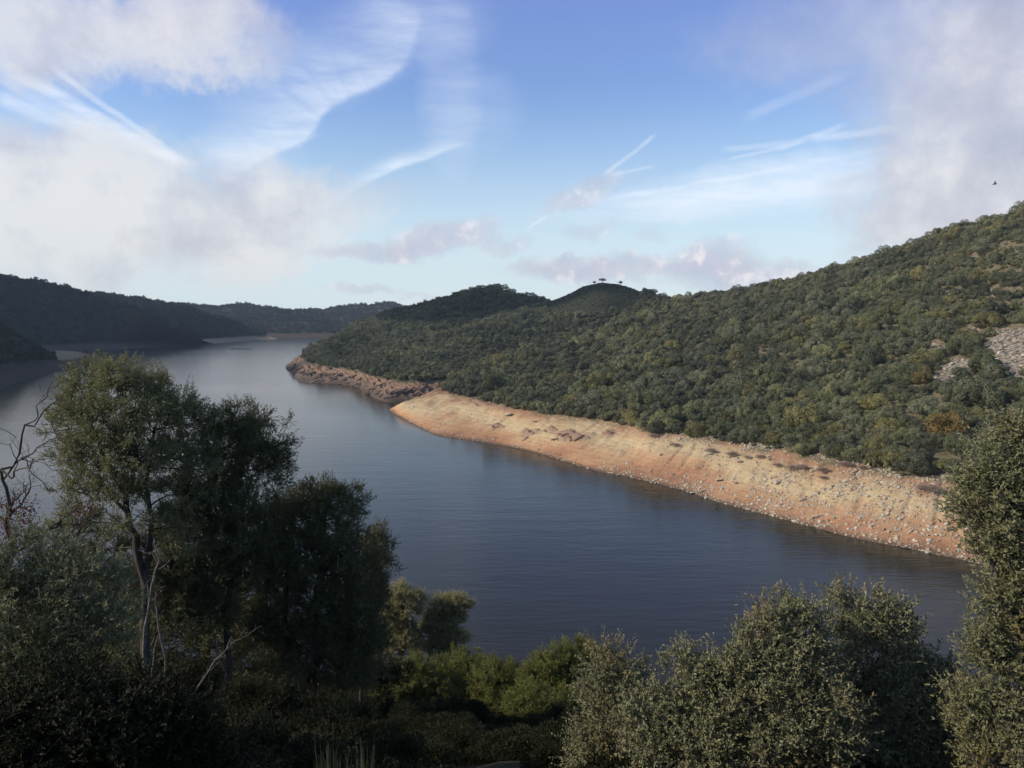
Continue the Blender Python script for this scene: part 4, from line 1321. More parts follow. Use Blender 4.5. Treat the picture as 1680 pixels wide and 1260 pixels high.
# green broom-like bushes along the lower slope
Y = 36.0
for n_, (lab, yy, cs) in enumerate((
    ('yellow-green feathery bush just right of the tamarisks', 38, [(760, 1100, 26), (735, 1110, 24), (785, 1110, 26), (745, 1140, 30), (785, 1145, 30), (700, 1120, 22)]),
    ('rounded yellow-green bush at the middle of the row above the water', 34, [(815, 1115, 26), (842, 1125, 26), (830, 1150, 30), (800, 1160, 28), (860, 1160, 24)]),
    ('brighter yellow-green bush left of the near holm oaks', 30, [(890, 1110, 26), (910, 1090, 24), (935, 1110, 28), (880, 1140, 28), (915, 1150, 32), (950, 1150, 30)]),
    ('tall yellow-green bush touching the near holm oak', 31, [(950, 1080, 24), (975, 1095, 26), (960, 1120, 28), (990, 1130, 26), (1000, 1100, 20)]),
    ('low yellow-green bush below the row in front', 27, [(870, 1160, 28), (900, 1175, 32), (930, 1185, 32), (860, 1190, 26)]),
    ('dull green bush under the tamarisks', 36, [(680, 1110, 26), (720, 1140, 26), (650, 1130, 26), (690, 1160, 30)]))):
    leafy('green_bush', lab, 'bush', gp(cs[0][0], yy), cl(yy, *cs), [([gp(cs[0][0], yy), at(cs[0][0], cs[0][1] + 20, yy)], 0.05, 0.02)],
          (BROOM, MAT['bark']), leaf=(0.075, 0.02), tw=(0.16, 0.36), tufts=26, twigs=8, leaves=12, seed=20 + n_, group='yellow-green bushes above the water', up=0.8, spread=0.5, twig_r=0.004)

BIG = 1.0
# shrubs below the trees, deep shade painted into their leaf colour
sh = [(20, 1170, 7.6), (135, 1175, 7.8), (235, 1215, 8.0), (80, 1230, 13), (200, 1190, 15), (320, 1120, 18), (330, 1220, 12), (430, 1160, 17), (450, 1240, 12), (560, 1170, 19), (560, 1240, 13.5), (650, 1180, 22), (680, 1240, 15), (760, 1200, 24), (800, 1250, 17),
      (880, 1230, 20), (630, 1100, 30), (950, 1250, 16), (20, 1130, 16), (120, 1130, 18), (740, 1160, 30), (980, 1200, 22), (830, 1215, 26)]
wh = ['nearest in the lower left corner', 'under the silvery bush stems', 'in front of the pale snag base', 'far left corner', 'left below the snag', 'behind the fallen branch', 'under the fallen branch', 'right of the fallen branch tip', 'left of the grass tufts', 'behind the grass tufts', 'beside the grass tufts',
      'right of the broad dark tree', 'right of the grass tufts', 'below the tamarisks', 'bottom centre of the slope', 'below the yellow-green bushes', 'at the foot of the tamarisks', 'left of the near holm oak',
      'behind the silvery bush', 'under the tall olive', 'below the feathery bush', 'behind the near holm oak', 'under the low yellow-green bush']
rs = random.Random(3)
for n_, ((sx, sy, yy), w_) in enumerate(zip(sh, wh)):
    g0 = gp(sx, yy)
    k_ = 1260 / yy * 0.55
    cs = [(sx + rs.uniform(-1, 1) * k_ * 1.3, sy + rs.uniform(-.3, 1) * k_, k_ * rs.uniform(0.7, 1.05)) for _ in range(7)]
    leafy('shaded_shrub', f'shrub with leaves darkened as in deep shade, {w_}', 'shrub', g0, cl(yy, *cs), [([g0, at(sx, sy + 20, yy)], 0.04, 0.015)],
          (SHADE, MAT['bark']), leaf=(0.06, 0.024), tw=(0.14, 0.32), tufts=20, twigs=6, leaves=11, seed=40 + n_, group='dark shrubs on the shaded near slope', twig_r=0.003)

# near holm oaks, bottom right
Y = 8.6
leafy('near_holm_oak', 'wide holm oak bush with orange-tinged leaves in the near lower right', 'tree', gp(1200, Y),
      cl(Y, (1290, 1020, 44, .2), (1325, 1035, 40, .1), (1250, 1045, 36, .1), (1270, 1090, 62, 0), (1210, 1100, 50, .1), (1330, 1095, 56, 0), (1135, 1095, 42, .2), (1150, 1130, 44, .1), (1185, 1160, 60, -.1),
         (1260, 1160, 70, -.2), (1340, 1170, 66, -.2), (1110, 1180, 50, 0), (1160, 1220, 66, -.2), (1250, 1240, 72, -.3), (1340, 1250, 72, -.3), (1060, 1170, 44, .1), (1080, 1230, 60, -.1)),
      [(path(Y, (1220, 1420), (1225, 1250), (1250, 1130), (1280, 1040)), 0.06, 0.014), (path(Y, (1220, 1420), (1160, 1250), (1140, 1130)), 0.04, 0.012), (path(Y, (1225, 1250), (1310, 1150), (1325, 1050)), 0.035, 0.012)],
      (HOLM, MAT['twig']), leaf=(0.044, 0.022), tw=(0.07, 0.27), tufts=46, twigs=7, leaves=11, seed=60, up=0.35, twig_r=0.0018, fill=0.45, group='holm oaks close to the viewpoint')
Y = 9.4
leafy('near_holm_oak', 'grey-green holm oak crown standing higher right of the orange-tinged one', 'tree', gp(1430, Y),
      cl(Y, (1400, 995, 34, 0), (1440, 1005, 36, 0), (1475, 1010, 26, .1), (1380, 1030, 26, 0), (1420, 1055, 50, -.1), (1475, 1060, 44, 0), (1390, 1110, 50, -.1), (1450, 1120, 56, -.2), (1500, 1125, 44, 0),
         (1540, 1110, 40, .2), (1560, 1150, 46, .1), (1430, 1190, 64, -.3), (1510, 1200, 64, -.3), (1450, 1260, 70, -.4), (1550, 1250, 66, -.4)),
      [(path(Y, (1440, 1420), (1440, 1250), (1430, 1120), (1415, 1010)), 0.05, 0.014), (path(Y, (1440, 1250), (1500, 1150), (1520, 1120)), 0.035, 0.012)],
      (HOLM, MAT['twig']), leaf=(0.044, 0.022), tw=(0.07, 0.27), tufts=46, twigs=7, leaves=11, seed=61, up=0.35, twig_r=0.0018, fill=0.45, group='holm oaks close to the viewpoint')
Y = 9.8
leafy('near_holm_oak', 'small greyer holm oak at the left end of the near lower right group', 'tree', gp(1010, Y),
      cl(Y, (1000, 1095, 34, 0), (985, 1110, 26, 0), (1030, 1115, 34, 0), (975, 1150, 40, 0), (1030, 1160, 48, -.1), (990, 1200, 50, -.1), (1040, 1220, 50, -.1), (970, 1240, 40, -.1), (1010, 1260, 50, -.2)),
      [(path(Y, (1000, 1400), (1000, 1260), (1005, 1160), (1000, 1100)), 0.04, 0.012)],
      (HOLM, MAT['twig']), leaf=(0.036, 0.019), tw=(0.08, 0.29), tufts=54, twigs=7, leaves=11, seed=62, up=0.35, twig_r=0.0018, fill=0.4, group='holm oaks close to the viewpoint')
Y = 8.2
leafy('near_holm_oak', 'tall pale-leaved holm oak filling the right edge', 'tree', gp(1700, Y),
      cl(Y, (1650, 715, 34, .1), (1690, 730, 44, 0), (1620, 765, 40, 0), (1670, 790, 56, -.1), (1600, 815, 38, 0), (1640, 850, 56, -.1), (1590, 855, 30, .1), (1690, 870, 60, -.1), (1640, 910, 48, 0), (1690, 950, 56, -.1),
         (1650, 985, 44, 0), (1640, 1040, 42, .1), (1690, 1040, 50, 0), (1630, 1090, 40, .1), (1680, 1110, 56, 0), (1620, 1160, 56, 0), (1690, 1190, 60, 0), (1640, 1230, 64, -.2), (1590, 1200, 36, .1),
         (1750, 800, 70, 0), (1750, 950, 70, 0), (1750, 1100, 70, 0), (1720, 1250, 70, 0)),
      [(path(Y, (1720, 1420), (1715, 1150), (1705, 950), (1680, 800), (1670, 730)), 0.08, 0.015), (path(Y, (1715, 1100), (1650, 1000), (1620, 900), (1600, 830)), 0.04, 0.012)],
      (HOLM2, MAT['twig']), leaf=(0.045, 0.021), tw=(0.08, 0.29), tufts=56, twigs=7, leaves=11, seed=63, up=0.3, twig_r=0.0018, fill=0.45, group='holm oaks close to the viewpoint')

# dry twigs sticking out of the near oaks
Y = 8.6
bare_tree('dry_twig', 'bare grey twigs sprouting from the orange-tinged holm oak', at(1262, 1040, Y),
          [(at(1268, 1060, Y), at(1258, 985, Y), 0.006), (at(1250, 1050, Y), at(1228, 1000, Y), 0.005), (at(1330, 1010, Y), at(1318, 970, Y), 0.004)], MAT['twig'], 71, depth=2, cat='twigs', amp=0.03)

# broom tufts at the bottom
def tuft(name, label, base, n, h, seed, mat, spread=0.35):
    r = np.random.default_rng(seed)
    P = base + np.column_stack([r.normal(0, 0.028, n), r.normal(0, 0.028, n), np.zeros(n)])
    d = unit(np.column_stack([r.normal(0, spread, n), r.normal(0, spread, n), np.ones(n)]))
    L = h * r.uniform(0.55, 1.0, n)
    segs = 5; V = []; S = unit(np.cross(d, np.array([0, 1, 0.2])))
    for k in range(segs + 1):
        t = k / segs
        c = P + d * (L * t)[:, None] + np.column_stack([d[:, 0], d[:, 1], -0.2 * np.ones(n)]) * (L * t * t * 0.35)[:, None]
        w = 0.0028 * (1 - 0.8 * t)
        V.append(c - S * w); V.append(c + S * w)
    V = np.stack(V, 1)   # n, 2*(segs+1), 3
    base_i = np.arange(n)[:, None] * (2 * (segs + 1))
    q = np.concatenate([base_i + np.array([[2 * k, 2 * k + 1, 2 * k + 3, 2 * k + 2]]) for k in range(segs)], 0)
    o = link(name, np_mesh(name, V.reshape(-1, 3) - base, q, mat, tint=np.tile(r.random(n), segs)), None, base)
    return tag(o, label, 'grass tuft', 'grass tufts at the bottom edge')


for n_, (tx, ty, lab) in enumerate(((547, 1300, 'left of two upright pale grass tufts at the bottom edge'), (600, 1300, 'right of two upright pale grass tufts at the bottom edge'))):
    p = gp(tx, 6.0)
    tuft('grass_tuft', lab, p, 120, 1.62, 80 + n_, leaf_material('grass blades', (0.12, 0.13, 0.06), (0.28, 0.29, 0.16), rough=0.5), 0.03)

# dry shrubs and bare saplings at the top of the bank
DRY = leaf_material('dry shrub', (0.24, 0.175, 0.13), (0.42, 0.32, 0.25), rough=0.8, spec=0.1, trans=0.1)
DRYM = [bush_mesh('dry_shrub', 500 + i, 900, 0.5, DRY, 0.07) for i in range(3)]
dry = [(1108, 728, 'small dry brown shrub on the open upper bank'), (1166, 738, 'purplish dry shrub behind the long pale slab'), (1205, 745, 'dry shrub around the grey upper rock'), (1228, 748, 'dry shrub left of the white upright boulder'),
       (1246, 748, 'grey dry shrub touching the white upright boulder'), (1280, 762, 'dry thicket left of the bare sapling'), (1303, 768, 'widest dry thicket in the middle of the upper bank'), (1318, 766, 'dry shrub under the bare sapling'),
       (1352, 772, 'dry shrub right of the grey-white standing boulder'), (1350, 782, 'low dry shrub above the stone line'), (1385, 762, 'brown shrub at the oak edge'), (1420, 766, 'grey-brown shrub at the oak edge'),
       (1512, 799, 'dry shrub on the pale stony right bank'), (1524, 803, 'wide dry shrub beside the right-hand leaves'), (1075, 714, 'dead-stemmed shrub under the oaks in the middle'), (1000, 705, 'grey brush pile at the left end of the pale bank')]
for n_, (sx, sy, lab) in enumerate(dry):
    p = hillA.near(sx, sy + 2)
    o = link('dry_shrub', DRYM[n_ % 3], None, p)
    s = 1.15 * random.uniform(0.7, 1.3) * (1.5 if 'wide' in lab or 'widest' in lab else 1)
    o.scale = (s * 1.25, s, s * 0.85); o.rotation_euler = (0, 0, random.uniform(-0.4, 0.4))
    tag(o, lab, 'shrub', 'dry shrubs at the top of the bare bank')
p = hillA.near(1341, 764)
bare_tree('bare_sapling', 'small bare grey sapling at the top of the bank among dry shrubs', p, [(p, p + np.array([0.2, 0, 2.4]), 0.09), (p + np.array([0, 0, 0.8]), p + np.array([-1.4, 0.3, 2.3]), 0.06)], MAT['twig'], 91, depth=3)
for n_, (sx, sy, h, lab) in enumerate(((1150, 612, 6.0, 'white dead tree with bare crooked limbs among the oaks'), (1108, 642, 6.5, 'bare pale tree at a small clearing left of the white dead one'), (1098, 565, 4.5, 'small bare pale tree higher up the far slope'))):
    p = hillA.near(sx, sy + 6)
    bare_tree('dead_tree', lab, p, [(p, p + np.array([0.3, -0.5, h]), 0.22), (p + np.array([0, 0, h * .35]), p + np.array([-h * .5, -0.8, h * .95]), 0.13), (p + np.array([0, 0, h * .3]), p + np.array([h * .5, -0.8, h * .9]), 0.12)],
              MAT['dead'], 95 + n_, depth=3, group='bare pale trees on the far slope')

# half-sunk stumps by the waterline
for n_, (sx, sy, lab) in enumerate(((1176, 834, 'dark stump sticking out of the water off the stony shore'), (1059, 802, 'small dark stump in the water left of the stone pile'), (1220, 828, 'dark twisted stump standing at the water edge'))):
    x_, y_ = wpt(sx, sy)
    p = np.array([x_, y_, -0.2])
    bare_tree('driftwood_stump', lab, p, [(p, p + np.array([0.25, 0, 0.75]), 0.14), (p + np.array([0, 0, 0.3]), p + np.array([-0.6, 0, 0.6]), 0.07)], MAT['bark'], 105 + n_, depth=1, cat='stump', group='stumps at the waterline')

# gull in the sky
p = at(1632, 302, 95.0)
r = np.random.default_rng(1)
B = Tubes()
bp_ = np.array([[-0.26, 0, 0], [-0.2, 0, 0.02], [-0.05, 0, 0.03], [0.1, 0, 0.02], [0.24, 0, 0], [0.34, 0, -0.01]])
B.add(bp_, [0.015, 0.05, 0.075, 0.07, 0.035, 0.01], 8)
mb, nt, out = newmat('bird plumage')
b = N(nt, 'ShaderNodeBsdfPrincipled', {'Base Color': (0.10, 0.09, 0.085, 1), 'Roughness': 0.7})
nt.links.new(b.outputs[0], out.inputs['Surface'])
be = link('bird', B.mesh('bird', mb), None, p)
tag(be, 'small dark bird gliding in front of the pale right-hand cloud', 'bird')
be.rotation_euler = (0.25, 0.1, 2.6)
for sgn in (-1, 1):
    Vw = []
    for t, ch, z in ((0, 0.17, 0), (0.35, 0.17, 0.10), (0.7, 0.12, 0.13), (1.0, 0.02, 0.08)):
        y_ = sgn * (0.04 + 0.62 * t)
        Vw += [(-ch * 0.5 + 0.08 * t * -1, y_, 0.03 + z), (ch * 0.5 - 0.1 * t, y_, 0.03 + z), (ch * 0.5 - 0.1 * t, y_, 0.015 + z), (-ch * 0.5 - 0.08 * t, y_, 0.015 + z)]
    Qw = []
    for k in range(3):
        for a_, b_ in ((0, 1), (1, 2), (2, 3), (3, 0)):
            Qw.append([4 * k + a_, 4 * k + b_, 4 * k + 4 + b_, 4 * k + 4 + a_])
    link('wing', np_mesh('wing', Vw, Qw, mb, smooth=True), be)


# ------------------------------------------------------------------ ground cover on the near slope
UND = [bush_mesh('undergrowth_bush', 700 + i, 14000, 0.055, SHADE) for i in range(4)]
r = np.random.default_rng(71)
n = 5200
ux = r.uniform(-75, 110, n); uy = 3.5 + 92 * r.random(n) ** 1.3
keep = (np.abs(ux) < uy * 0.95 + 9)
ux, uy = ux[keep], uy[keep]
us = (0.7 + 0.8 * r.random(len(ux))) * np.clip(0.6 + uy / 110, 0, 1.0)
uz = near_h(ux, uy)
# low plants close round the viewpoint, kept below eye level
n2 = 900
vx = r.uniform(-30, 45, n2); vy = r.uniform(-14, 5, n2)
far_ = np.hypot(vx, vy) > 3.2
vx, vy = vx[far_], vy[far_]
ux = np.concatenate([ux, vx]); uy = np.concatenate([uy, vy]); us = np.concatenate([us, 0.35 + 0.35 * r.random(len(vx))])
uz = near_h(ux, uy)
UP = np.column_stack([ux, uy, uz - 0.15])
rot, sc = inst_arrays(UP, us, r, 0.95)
instanced('undergrowth', UP, rot, sc, UND, 'low undergrowth with shade-darkened leaves covering the near slope', 'undergrowth')

# ------------------------------------------------------------------ added clouds, out of view up-sun, to shade the hills
mcl, nt, out = newmat('cloud')
bd = N(nt, 'ShaderNodeBsdfDiffuse', {'Color': (0.85, 0.85, 0.87, 1)})
trp = N(nt, 'ShaderNodeBsdfTransparent')
mx = N(nt, 'ShaderNodeMixShader', {0: 0.8, 1: trp.outputs[0], 2: bd.outputs[0]})
nt.links.new(mx.outputs[0], out.inputs['Surface'])


def cloud(sx, sy, sz, rx, ry, alt, seed, label):
    """an added cumulus at height alt, placed so its shade falls round (sx, sy, sz)"""
    import bmesh
    az_, el_ = SUN_AZ, SUN_EL
    d = np.array([math.sin(az_) * math.cos(el_), math.cos(az_) * math.cos(el_), math.sin(el_)])
    c = np.array([sx, sy, sz]) + d * (alt - sz) / d[2]
    r = np.random.default_rng(seed)
    bm = bmesh.new()
    bmesh.ops.create_icosphere(bm, subdivisions=5, radius=1.0)
    K = unit(r.normal(0, 1, (26, 3))); kr = r.uniform(0.25, 0.5, 26)
    for v in bm.verts:
        p = np.array(v.co)
        h_ = 1 + np.max(np.clip(1 - np.linalg.norm(K - p, axis=1) / kr, 0, 1) ** 0.6 * 0.3)
        p = p * h_
        if p[2] < 0: p[2] *= 0.35
        v.co = p * np.array([rx, ry, 0.3 * min(rx, ry)])
    me = bpy.data.meshes.new('cloud'); bm.to_mesh(me); bm.free(); me.materials.append(mcl)
    me.polygons.foreach_set('use_smooth', np.ones(len(me.polygons), bool))
    o = link('cloud', me, None, c)
    return tag(o, label, 'cloud', kind='structure')


cloud(-760, 1230, 60, 420, 420, 820, 1, 'broad added cumulus out of view, shading the left ridge')
cloud(-470, 600, 10, 215, 170, 760, 2, 'small added cumulus out of view, shading the left headland')
cloud(-10, 850, 70, 150, 75, 780, 3, 'added cumulus out of view, shading the crest of the spur')

# ------------------------------------------------------------------ haze
if True:
    m, nt, out = newmat('haze')
    pv = N(nt, 'ShaderNodeVolumePrincipled', {'Color': (0.72, 0.86, 1.0, 1), 'Density': 0.00007, 'Anisotropy': 0.0})
    nt.links.new(pv.outputs[0], out.inputs['Volume'])
    x0, x1, y0, y1, z0, z1 = -3250, 3250, -350, 3150, -10, 210
    V = [(x, y, z) for z in (z0, z1) for y in (y0, y1) for x in (x0, x1)]
    Q = [[0, 2, 3, 1], [4, 5, 7, 6], [0, 1, 5, 4], [2, 6, 7, 3], [0, 4, 6, 2], [1, 3, 7, 5]]
    tag(link('haze', np_mesh('haze', V, Q, m)), 'thin blue haze over the valley', 'haze', kind='stuff')

# ------------------------------------------------------------------ sun and sky
sd = np.array([math.sin(SUN_AZ) * math.cos(SUN_EL), math.cos(SUN_AZ) * math.cos(SUN_EL), math.sin(SUN_EL)])
ld = bpy.data.lights.new('sun', 'SUN'); ld.energy = 3.3; ld.angle = math.radians(0.6); ld.color = (1.0, 0.90, 0.76)
lo = bpy.data.objects.new('sun', ld); COL.objects.link(lo)
lo.rotation_euler = Vector(sd).to_track_quat('Z', 'Y').to_euler()
lo.location = (-50, 0, 120)

w = bpy.data.worlds.new('World'); scene.world = w; w.use_nodes = True
nt = w.node_tree; nt.nodes.clear()
out = nt.nodes.new('ShaderNodeOutputWorld')
tc = nt.nodes.new('ShaderNodeTexCoord')
DIR = tc.outputs['Generated']
sky = N(nt, 'ShaderNodeTexSky', sky_type='NISHITA')
sky.sun_disc = False; sky.sun_elevation = SUN_EL; sky.sun_rotation = SUN_AZ % (2 * math.pi)
sky.altitude = 300; sky.air_density = 1.0; sky.dust_density = 0.6; sky.ozone_density = 2.0
sp = N(nt, 'ShaderNodeSeparateXYZ', {0: DIR})
az = M(nt, 'ARCTAN2', sp.outputs[0], sp.outputs[1])
el = M(nt, 'ARCSINE', sp.outputs[2])


def ae(px, py):
    d = at(px, py, 100.0) - np.array([0, 0, CAMZ])
    d = d / np.linalg.norm(d)
    return math.atan2(d[0], d[1]), math.asin(d[2])


comb = N(nt, 'ShaderNodeCombineXYZ', {0: az, 1: el, 2: 0.0}).outputs[0]
wn = N(nt, 'ShaderNodeTexNoise', {'Vector': comb, 'Scale': 9.0, 'Detail': 9.0, 'Roughness': 0.68})
wv = N(nt, 'ShaderNodeVectorMath', {0: wn.outputs['Color'], 1: (0.5, 0.5, 0.5)}, operation='SUBTRACT').outputs[0]


def warped(k):
    s = N(nt, 'ShaderNodeVectorMath', {0: wv}, operation='SCALE'); s.inputs['Scale'].default_value = k
    a = N(nt, 'ShaderNodeVectorMath', {0: comb, 1: s.outputs[0]}, operation='ADD').outputs[0]
    q_ = N(nt, 'ShaderNodeSeparateXYZ', {0: a})
    return q_.outputs[0], q_.outputs[1]


W1 = warped(0.16)     # billowy
W2 = warped(0.012)    # streaks
W3 = warped(0.05)
W4 = warped(0.075)


def sstep(x, a, b):
    return N(nt, 'ShaderNodeMapRange', {'Value': x, 'From Min': a, 'From Max': b}, interpolation_type='SMOOTHSTEP').outputs[0]


def blob(W, px, py, rx, ry, s, ang=0.0, hard=0.2):
    a0, e0 = ae(px, py)
    dx = M(nt, 'SUBTRACT', W[0], a0); dy = M(nt, 'SUBTRACT', W[1], e0)
    if ang:
        c_, s_ = math.cos(math.radians(ang)), math.sin(math.radians(ang))
        dx, dy = (M(nt, 'ADD', M(nt, 'MULTIPLY', dx, c_), M(nt, 'MULTIPLY', dy, s_)), M(nt, 'SUBTRACT', M(nt, 'MULTIPLY', dy, c_), M(nt, 'MULTIPLY', dx, s_)))
    dx = M(nt, 'MULTIPLY', dx, F / rx); dy = M(nt, 'MULTIPLY', dy, F / ry)
    r2 = M(nt, 'ADD', M(nt, 'MULTIPLY', dx, dx), M(nt, 'MULTIPLY', dy, dy))
    return M(nt, 'MULTIPLY', sstep(r2, 1.7, hard * 0.3), s)


def seg(W, p, q, w0, s, side=0.0):
    """soft streak from p to q; side != 0: sharp on one flank, fading over |side| px on the other"""
    a0, e0 = ae(*p); a1, e1 = ae(*q)
    L = math.hypot(a1 - a0, e1 - e0); ux, uy = (a1 - a0) / L, (e1 - e0) / L
    dx = M(nt, 'SUBTRACT', W[0], a0); dy = M(nt, 'SUBTRACT', W[1], e0)
    t = M(nt, 'MULTIPLY', M(nt, 'ADD', M(nt, 'MULTIPLY', dx, ux), M(nt, 'MULTIPLY', dy, uy)), 1.0 / L)
    n_ = M(nt, 'SUBTRACT', M(nt, 'MULTIPLY', dy, ux), M(nt, 'MULTIPLY', dx, uy))
    if side:
        sg = 1 if side > 0 else -1
        n_ = M(nt, 'MULTIPLY', n_, sg * F)
        m_ = M(nt, 'MULTIPLY', sstep(n_, -w0, w0), M(nt, 'POWER', sstep(n_, abs(side), 0.0), 1.6))
        te = M(nt, 'MULTIPLY', sstep(t, -0.9, 0.25), sstep(t, 1.9, 0.75))
    else:
        m_ = sstep(M(nt, 'ABSOLUTE', n_), w0 / F, w0 * 0.15 / F)
        te = M(nt, 'MULTIPLY', sstep(t, 0.0, 0.15), sstep(t, 1.0, 0.8))
    return M(nt, 'MULTIPLY', M(nt, 'MULTIPLY', m_, te), s)


def union(lst):
    r_ = lst[0]
    for x in lst[1:]:
        # 1-(1-a)(1-b)
        r_ = M(nt, 'SUBTRACT', 1.0, M(nt, 'MULTIPLY', M(nt, 'SUBTRACT', 1.0, r_), M(nt, 'SUBTRACT', 1.0, x)))
    return r_


edge = None
EP = [(385, 294), (420, 270), (462, 250), (500, 232), (518, 210), (526, 192), (545, 174), (572, 160), (604, 148), (636, 132), (662, 110), (678, 80), (688, 40)]
for k in range(len(EP) - 1):
    f_ = k / (len(EP) - 2)
    e_ = seg(W2, EP[k], EP[k + 1], 4 + 4 * f_, 0.58 - 0.34 * max(0, f_ - 0.45) / 0.55, 115 + 30 * f_)
    edge = e_ if edge is None else M(nt, 'MAXIMUM', edge, e_)
cirrus = union([
    edge,
    seg(W2, (578, 316), (640, 282), 4, 0.4, 30), seg(W2, (636, 284), (722, 252), 4, 0.5, 36),
    seg(W2, (-20, 92), (340, 290), 15, 0.75), seg(W2, (66, 96), (300, 262), 7, 0.45), seg(W2, (-20, 150), (200, 235), 16, 0.5), seg(W2, (-20, 118), (260, 262), 10, 0.4),
    seg(W2, (982, 292), (1084, 214), 5, 0.32), seg(W2, (862, 380), (902, 350), 4, 0.35), seg(W2, (990, 290), (1080, 270), 4, 0.25),
    seg(W2, (990, 327), (1330, 268), 6, 0.4), seg(W2, (1310, 273), (1480, 236), 7, 0.3), seg(W2, (1180, 246), (1330, 232), 6, 0.3), seg(W2, (1270, 248), (1400, 200), 6, 0.28), seg(W2, (1190, 262), (1300, 238), 4, 0.3),
    seg(W2, (1210, 200), (1410, 112), 12, 0.14), seg(W2, (1320, 230), (1490, 208), 9, 0.35),
    blob(W3, 1280, 305, 230, 42, 0.5, 4), blob(W3, 1150, 330, 230, 26, 0.35, 4), blob(W4, 740, 150, 44, 130, 0.16, 0, 0.0),
    blob(W3, 780, 180, 70, 60, 0.12), blob(W3, 560, 90, 190, 60, 0.2, 25, 0.0), blob(W3, 700, 10, 100, 70, 0.12, 0, 0.0), blob(W3, 420, 260, 80, 60, 0.15, 0, 0.0),
])
fib = N(nt, 'ShaderNodeTexNoise', {'Vector': N(nt, 'ShaderNodeMapping', {'Vector': comb, 'Rotation': (0, 0, -0.35), 'Scale': (1, 5, 1)}).outputs[0], 'Scale': 9.0, 'Detail': 7.0, 'Roughness': 0.65}).outputs['Fac']
cirrus = M(nt, 'MULTIPLY', cirrus, N(nt, 'ShaderNodeMapRange', {'Value': fib, 'From Min': 0.3, 'From Max': 0.65, 'To Min': 0.4, 'To Max': 1.2}).outputs[0])
cumul = union([
    blob(W1, 90, 40, 185, 66, 0.85, 0, 0.1), blob(W1, 330, 38, 115, 66, 0.8, 0, 0.1), blob(W1, 40, 270, 150, 80, 0.7, 0, 0), blob(W1, 150, 335, 320, 100, 0.75, 0, 0), blob(W1, 360, 350, 190, 70, 0.6, 0, 0),
    blob(W1, 120, 420, 260, 60, 0.55, 0, 0), blob(W1, 520, 350, 130, 40, 0.45, 8, 0), blob(W1, 420, 410, 160, 26, 0.45, 0, 0),
    blob(W1, 1670, 230, 180, 190, 0.85, 0, 0.2), blob(W1, 1600, 340, 170, 90, 0.85, 0, 0.1), blob(W1, 1540, 330, 90, 80, 0.5, 0, 0), blob(W1, 1660, 80, 200, 120, 0.6, 0, 0), blob(W1, 1460, 60, 240, 90, 0.28, 0, 0), blob(W1, 1480, 385, 70, 40, 0.5, 0, 0), blob(W1, 1330, 40, 160, 70, 0.18, 0, 0),
])
dusk = union([
    blob(W4, 1175, 428, 70, 34, 0.85, 0, 0), blob(W4, 1010, 440, 170, 20, 0.75, 0, 0), blob(W4, 1200, 450, 130, 26, 0.6, 0, 0), blob(W4, 930, 436, 90, 14, 0.6, 0, 0),
    blob(W4, 720, 395, 90, 26, 0.75, 10, 0), blob(W4, 620, 412, 110, 14, 0.7, 0, 0), blob(W4, 820, 405, 50, 14, 0.5, 0, 0), blob(W4, 950, 318, 62, 22, 0.55, 22, 0), blob(W4, 965, 386, 40, 12, 0.4, 0, 0), blob(W4, 1060, 388, 30, 9, 0.3, 0, 0),
    blob(W4, 600, 474, 60, 8, 0.5, 0, 0), blob(W4, 690, 484, 40, 7, 0.4, 0, 0), blob(W4, 1300, 445, 50, 14, 0.4, 0, 0),
])
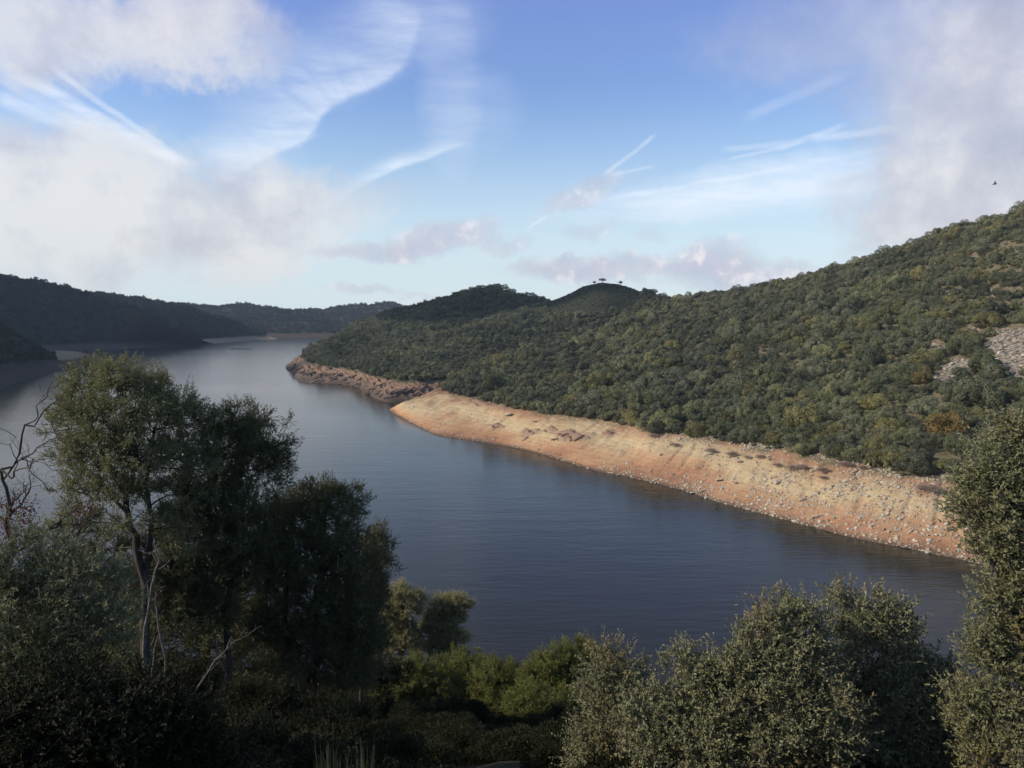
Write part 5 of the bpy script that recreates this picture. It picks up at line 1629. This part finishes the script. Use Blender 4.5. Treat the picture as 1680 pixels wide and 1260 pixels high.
# colours are set in display-referred terms, then scaled with the sky
tintr = ramp(nt, el, [(0.0, (1.0, 1.1, 1.15)), (0.2, (1.0, 1.12, 1.28)), (0.44, (1.22, 1.12, 1.55)), (0.62, (0.95, 1.05, 1.15)), (1.0, (0.9, 1.0, 1.05))])
skyc = mixc(nt, 1.0, sky.outputs[0], tintr, 'MULTIPLY')
hz = N(nt, 'ShaderNodeMapRange', {'Value': el, 'From Min': 0.0, 'From Max': 0.30, 'To Min': 0.85, 'To Max': 0.0}, interpolation_type='SMOOTHSTEP').outputs[0]
veil = (5.6, 6.5, 6.9, 1)
skyc = mixc(nt, hz, skyc, veil)
skyc = mixc(nt, cirrus, skyc, (6.6, 7.2, 8.0, 1))
cn = N(nt, 'ShaderNodeTexNoise', {'Vector': comb, 'Scale': 7.0, 'Detail': 7.0, 'Roughness': 0.62}).outputs['Fac']
lightside = N(nt, 'ShaderNodeMapRange', {'Value': az, 'From Min': -0.6, 'From Max': 0.3, 'To Min': 0.16, 'To Max': 0.0}).outputs[0]
ccol = ramp(nt, M(nt, 'ADD', cn, lightside), [(0.36, (0.46, 0.465, 0.56)), (0.52, (0.62, 0.61, 0.67)), (0.66, (0.82, 0.805, 0.80))])
cs_ = N(nt, 'ShaderNodeVectorMath', {0: ccol}, operation='SCALE'); cs_.inputs['Scale'].default_value = 7.7
skyc = mixc(nt, M(nt, 'MULTIPLY', cumul, 0.9), skyc, cs_.outputs[0])
cn2 = N(nt, 'ShaderNodeTexNoise', {'Vector': comb, 'Scale': 30.0, 'Detail': 5.0, 'Roughness': 0.6}).outputs['Fac']
dc = ramp(nt, cn2, [(0.38, (0.44, 0.47, 0.58)), (0.54, (0.55, 0.55, 0.64)), (0.66, (0.78, 0.74, 0.77))])
ds_ = N(nt, 'ShaderNodeVectorMath', {0: dc}, operation='SCALE'); ds_.inputs['Scale'].default_value = 8.6
skyc = mixc(nt, M(nt, 'MULTIPLY', dusk, N(nt, 'ShaderNodeMapRange', {'Value': cn2, 'From Min': 0.3, 'From Max': 0.55, 'To Min': 0.7, 'To Max': 1.1}).outputs[0], clamp=True), skyc, ds_.outputs[0])
bg = N(nt, 'ShaderNodeBackground', {'Color': skyc, 'Strength': 0.11})
nt.links.new(bg.outputs[0], out.inputs['Surface'])

scene.view_settings.view_transform = 'Standard'
scene.view_settings.look = 'None'
scene.view_settings.exposure = 0.3
scene.view_settings.gamma = 1.0
cy = scene.cycles
cy.max_bounces = 6; cy.diffuse_bounces = 2; cy.glossy_bounces = 2; cy.transmission_bounces = 2; cy.volume_bounces = 0; cy.transparent_max_bounces = 4
cy.use_denoising = True
w.cycles.sampling_method = 'MANUAL'; w.cycles.sample_map_resolution = 512
print('leaves', leafy.count, 'hill A trees', len(rest) + NTREE)
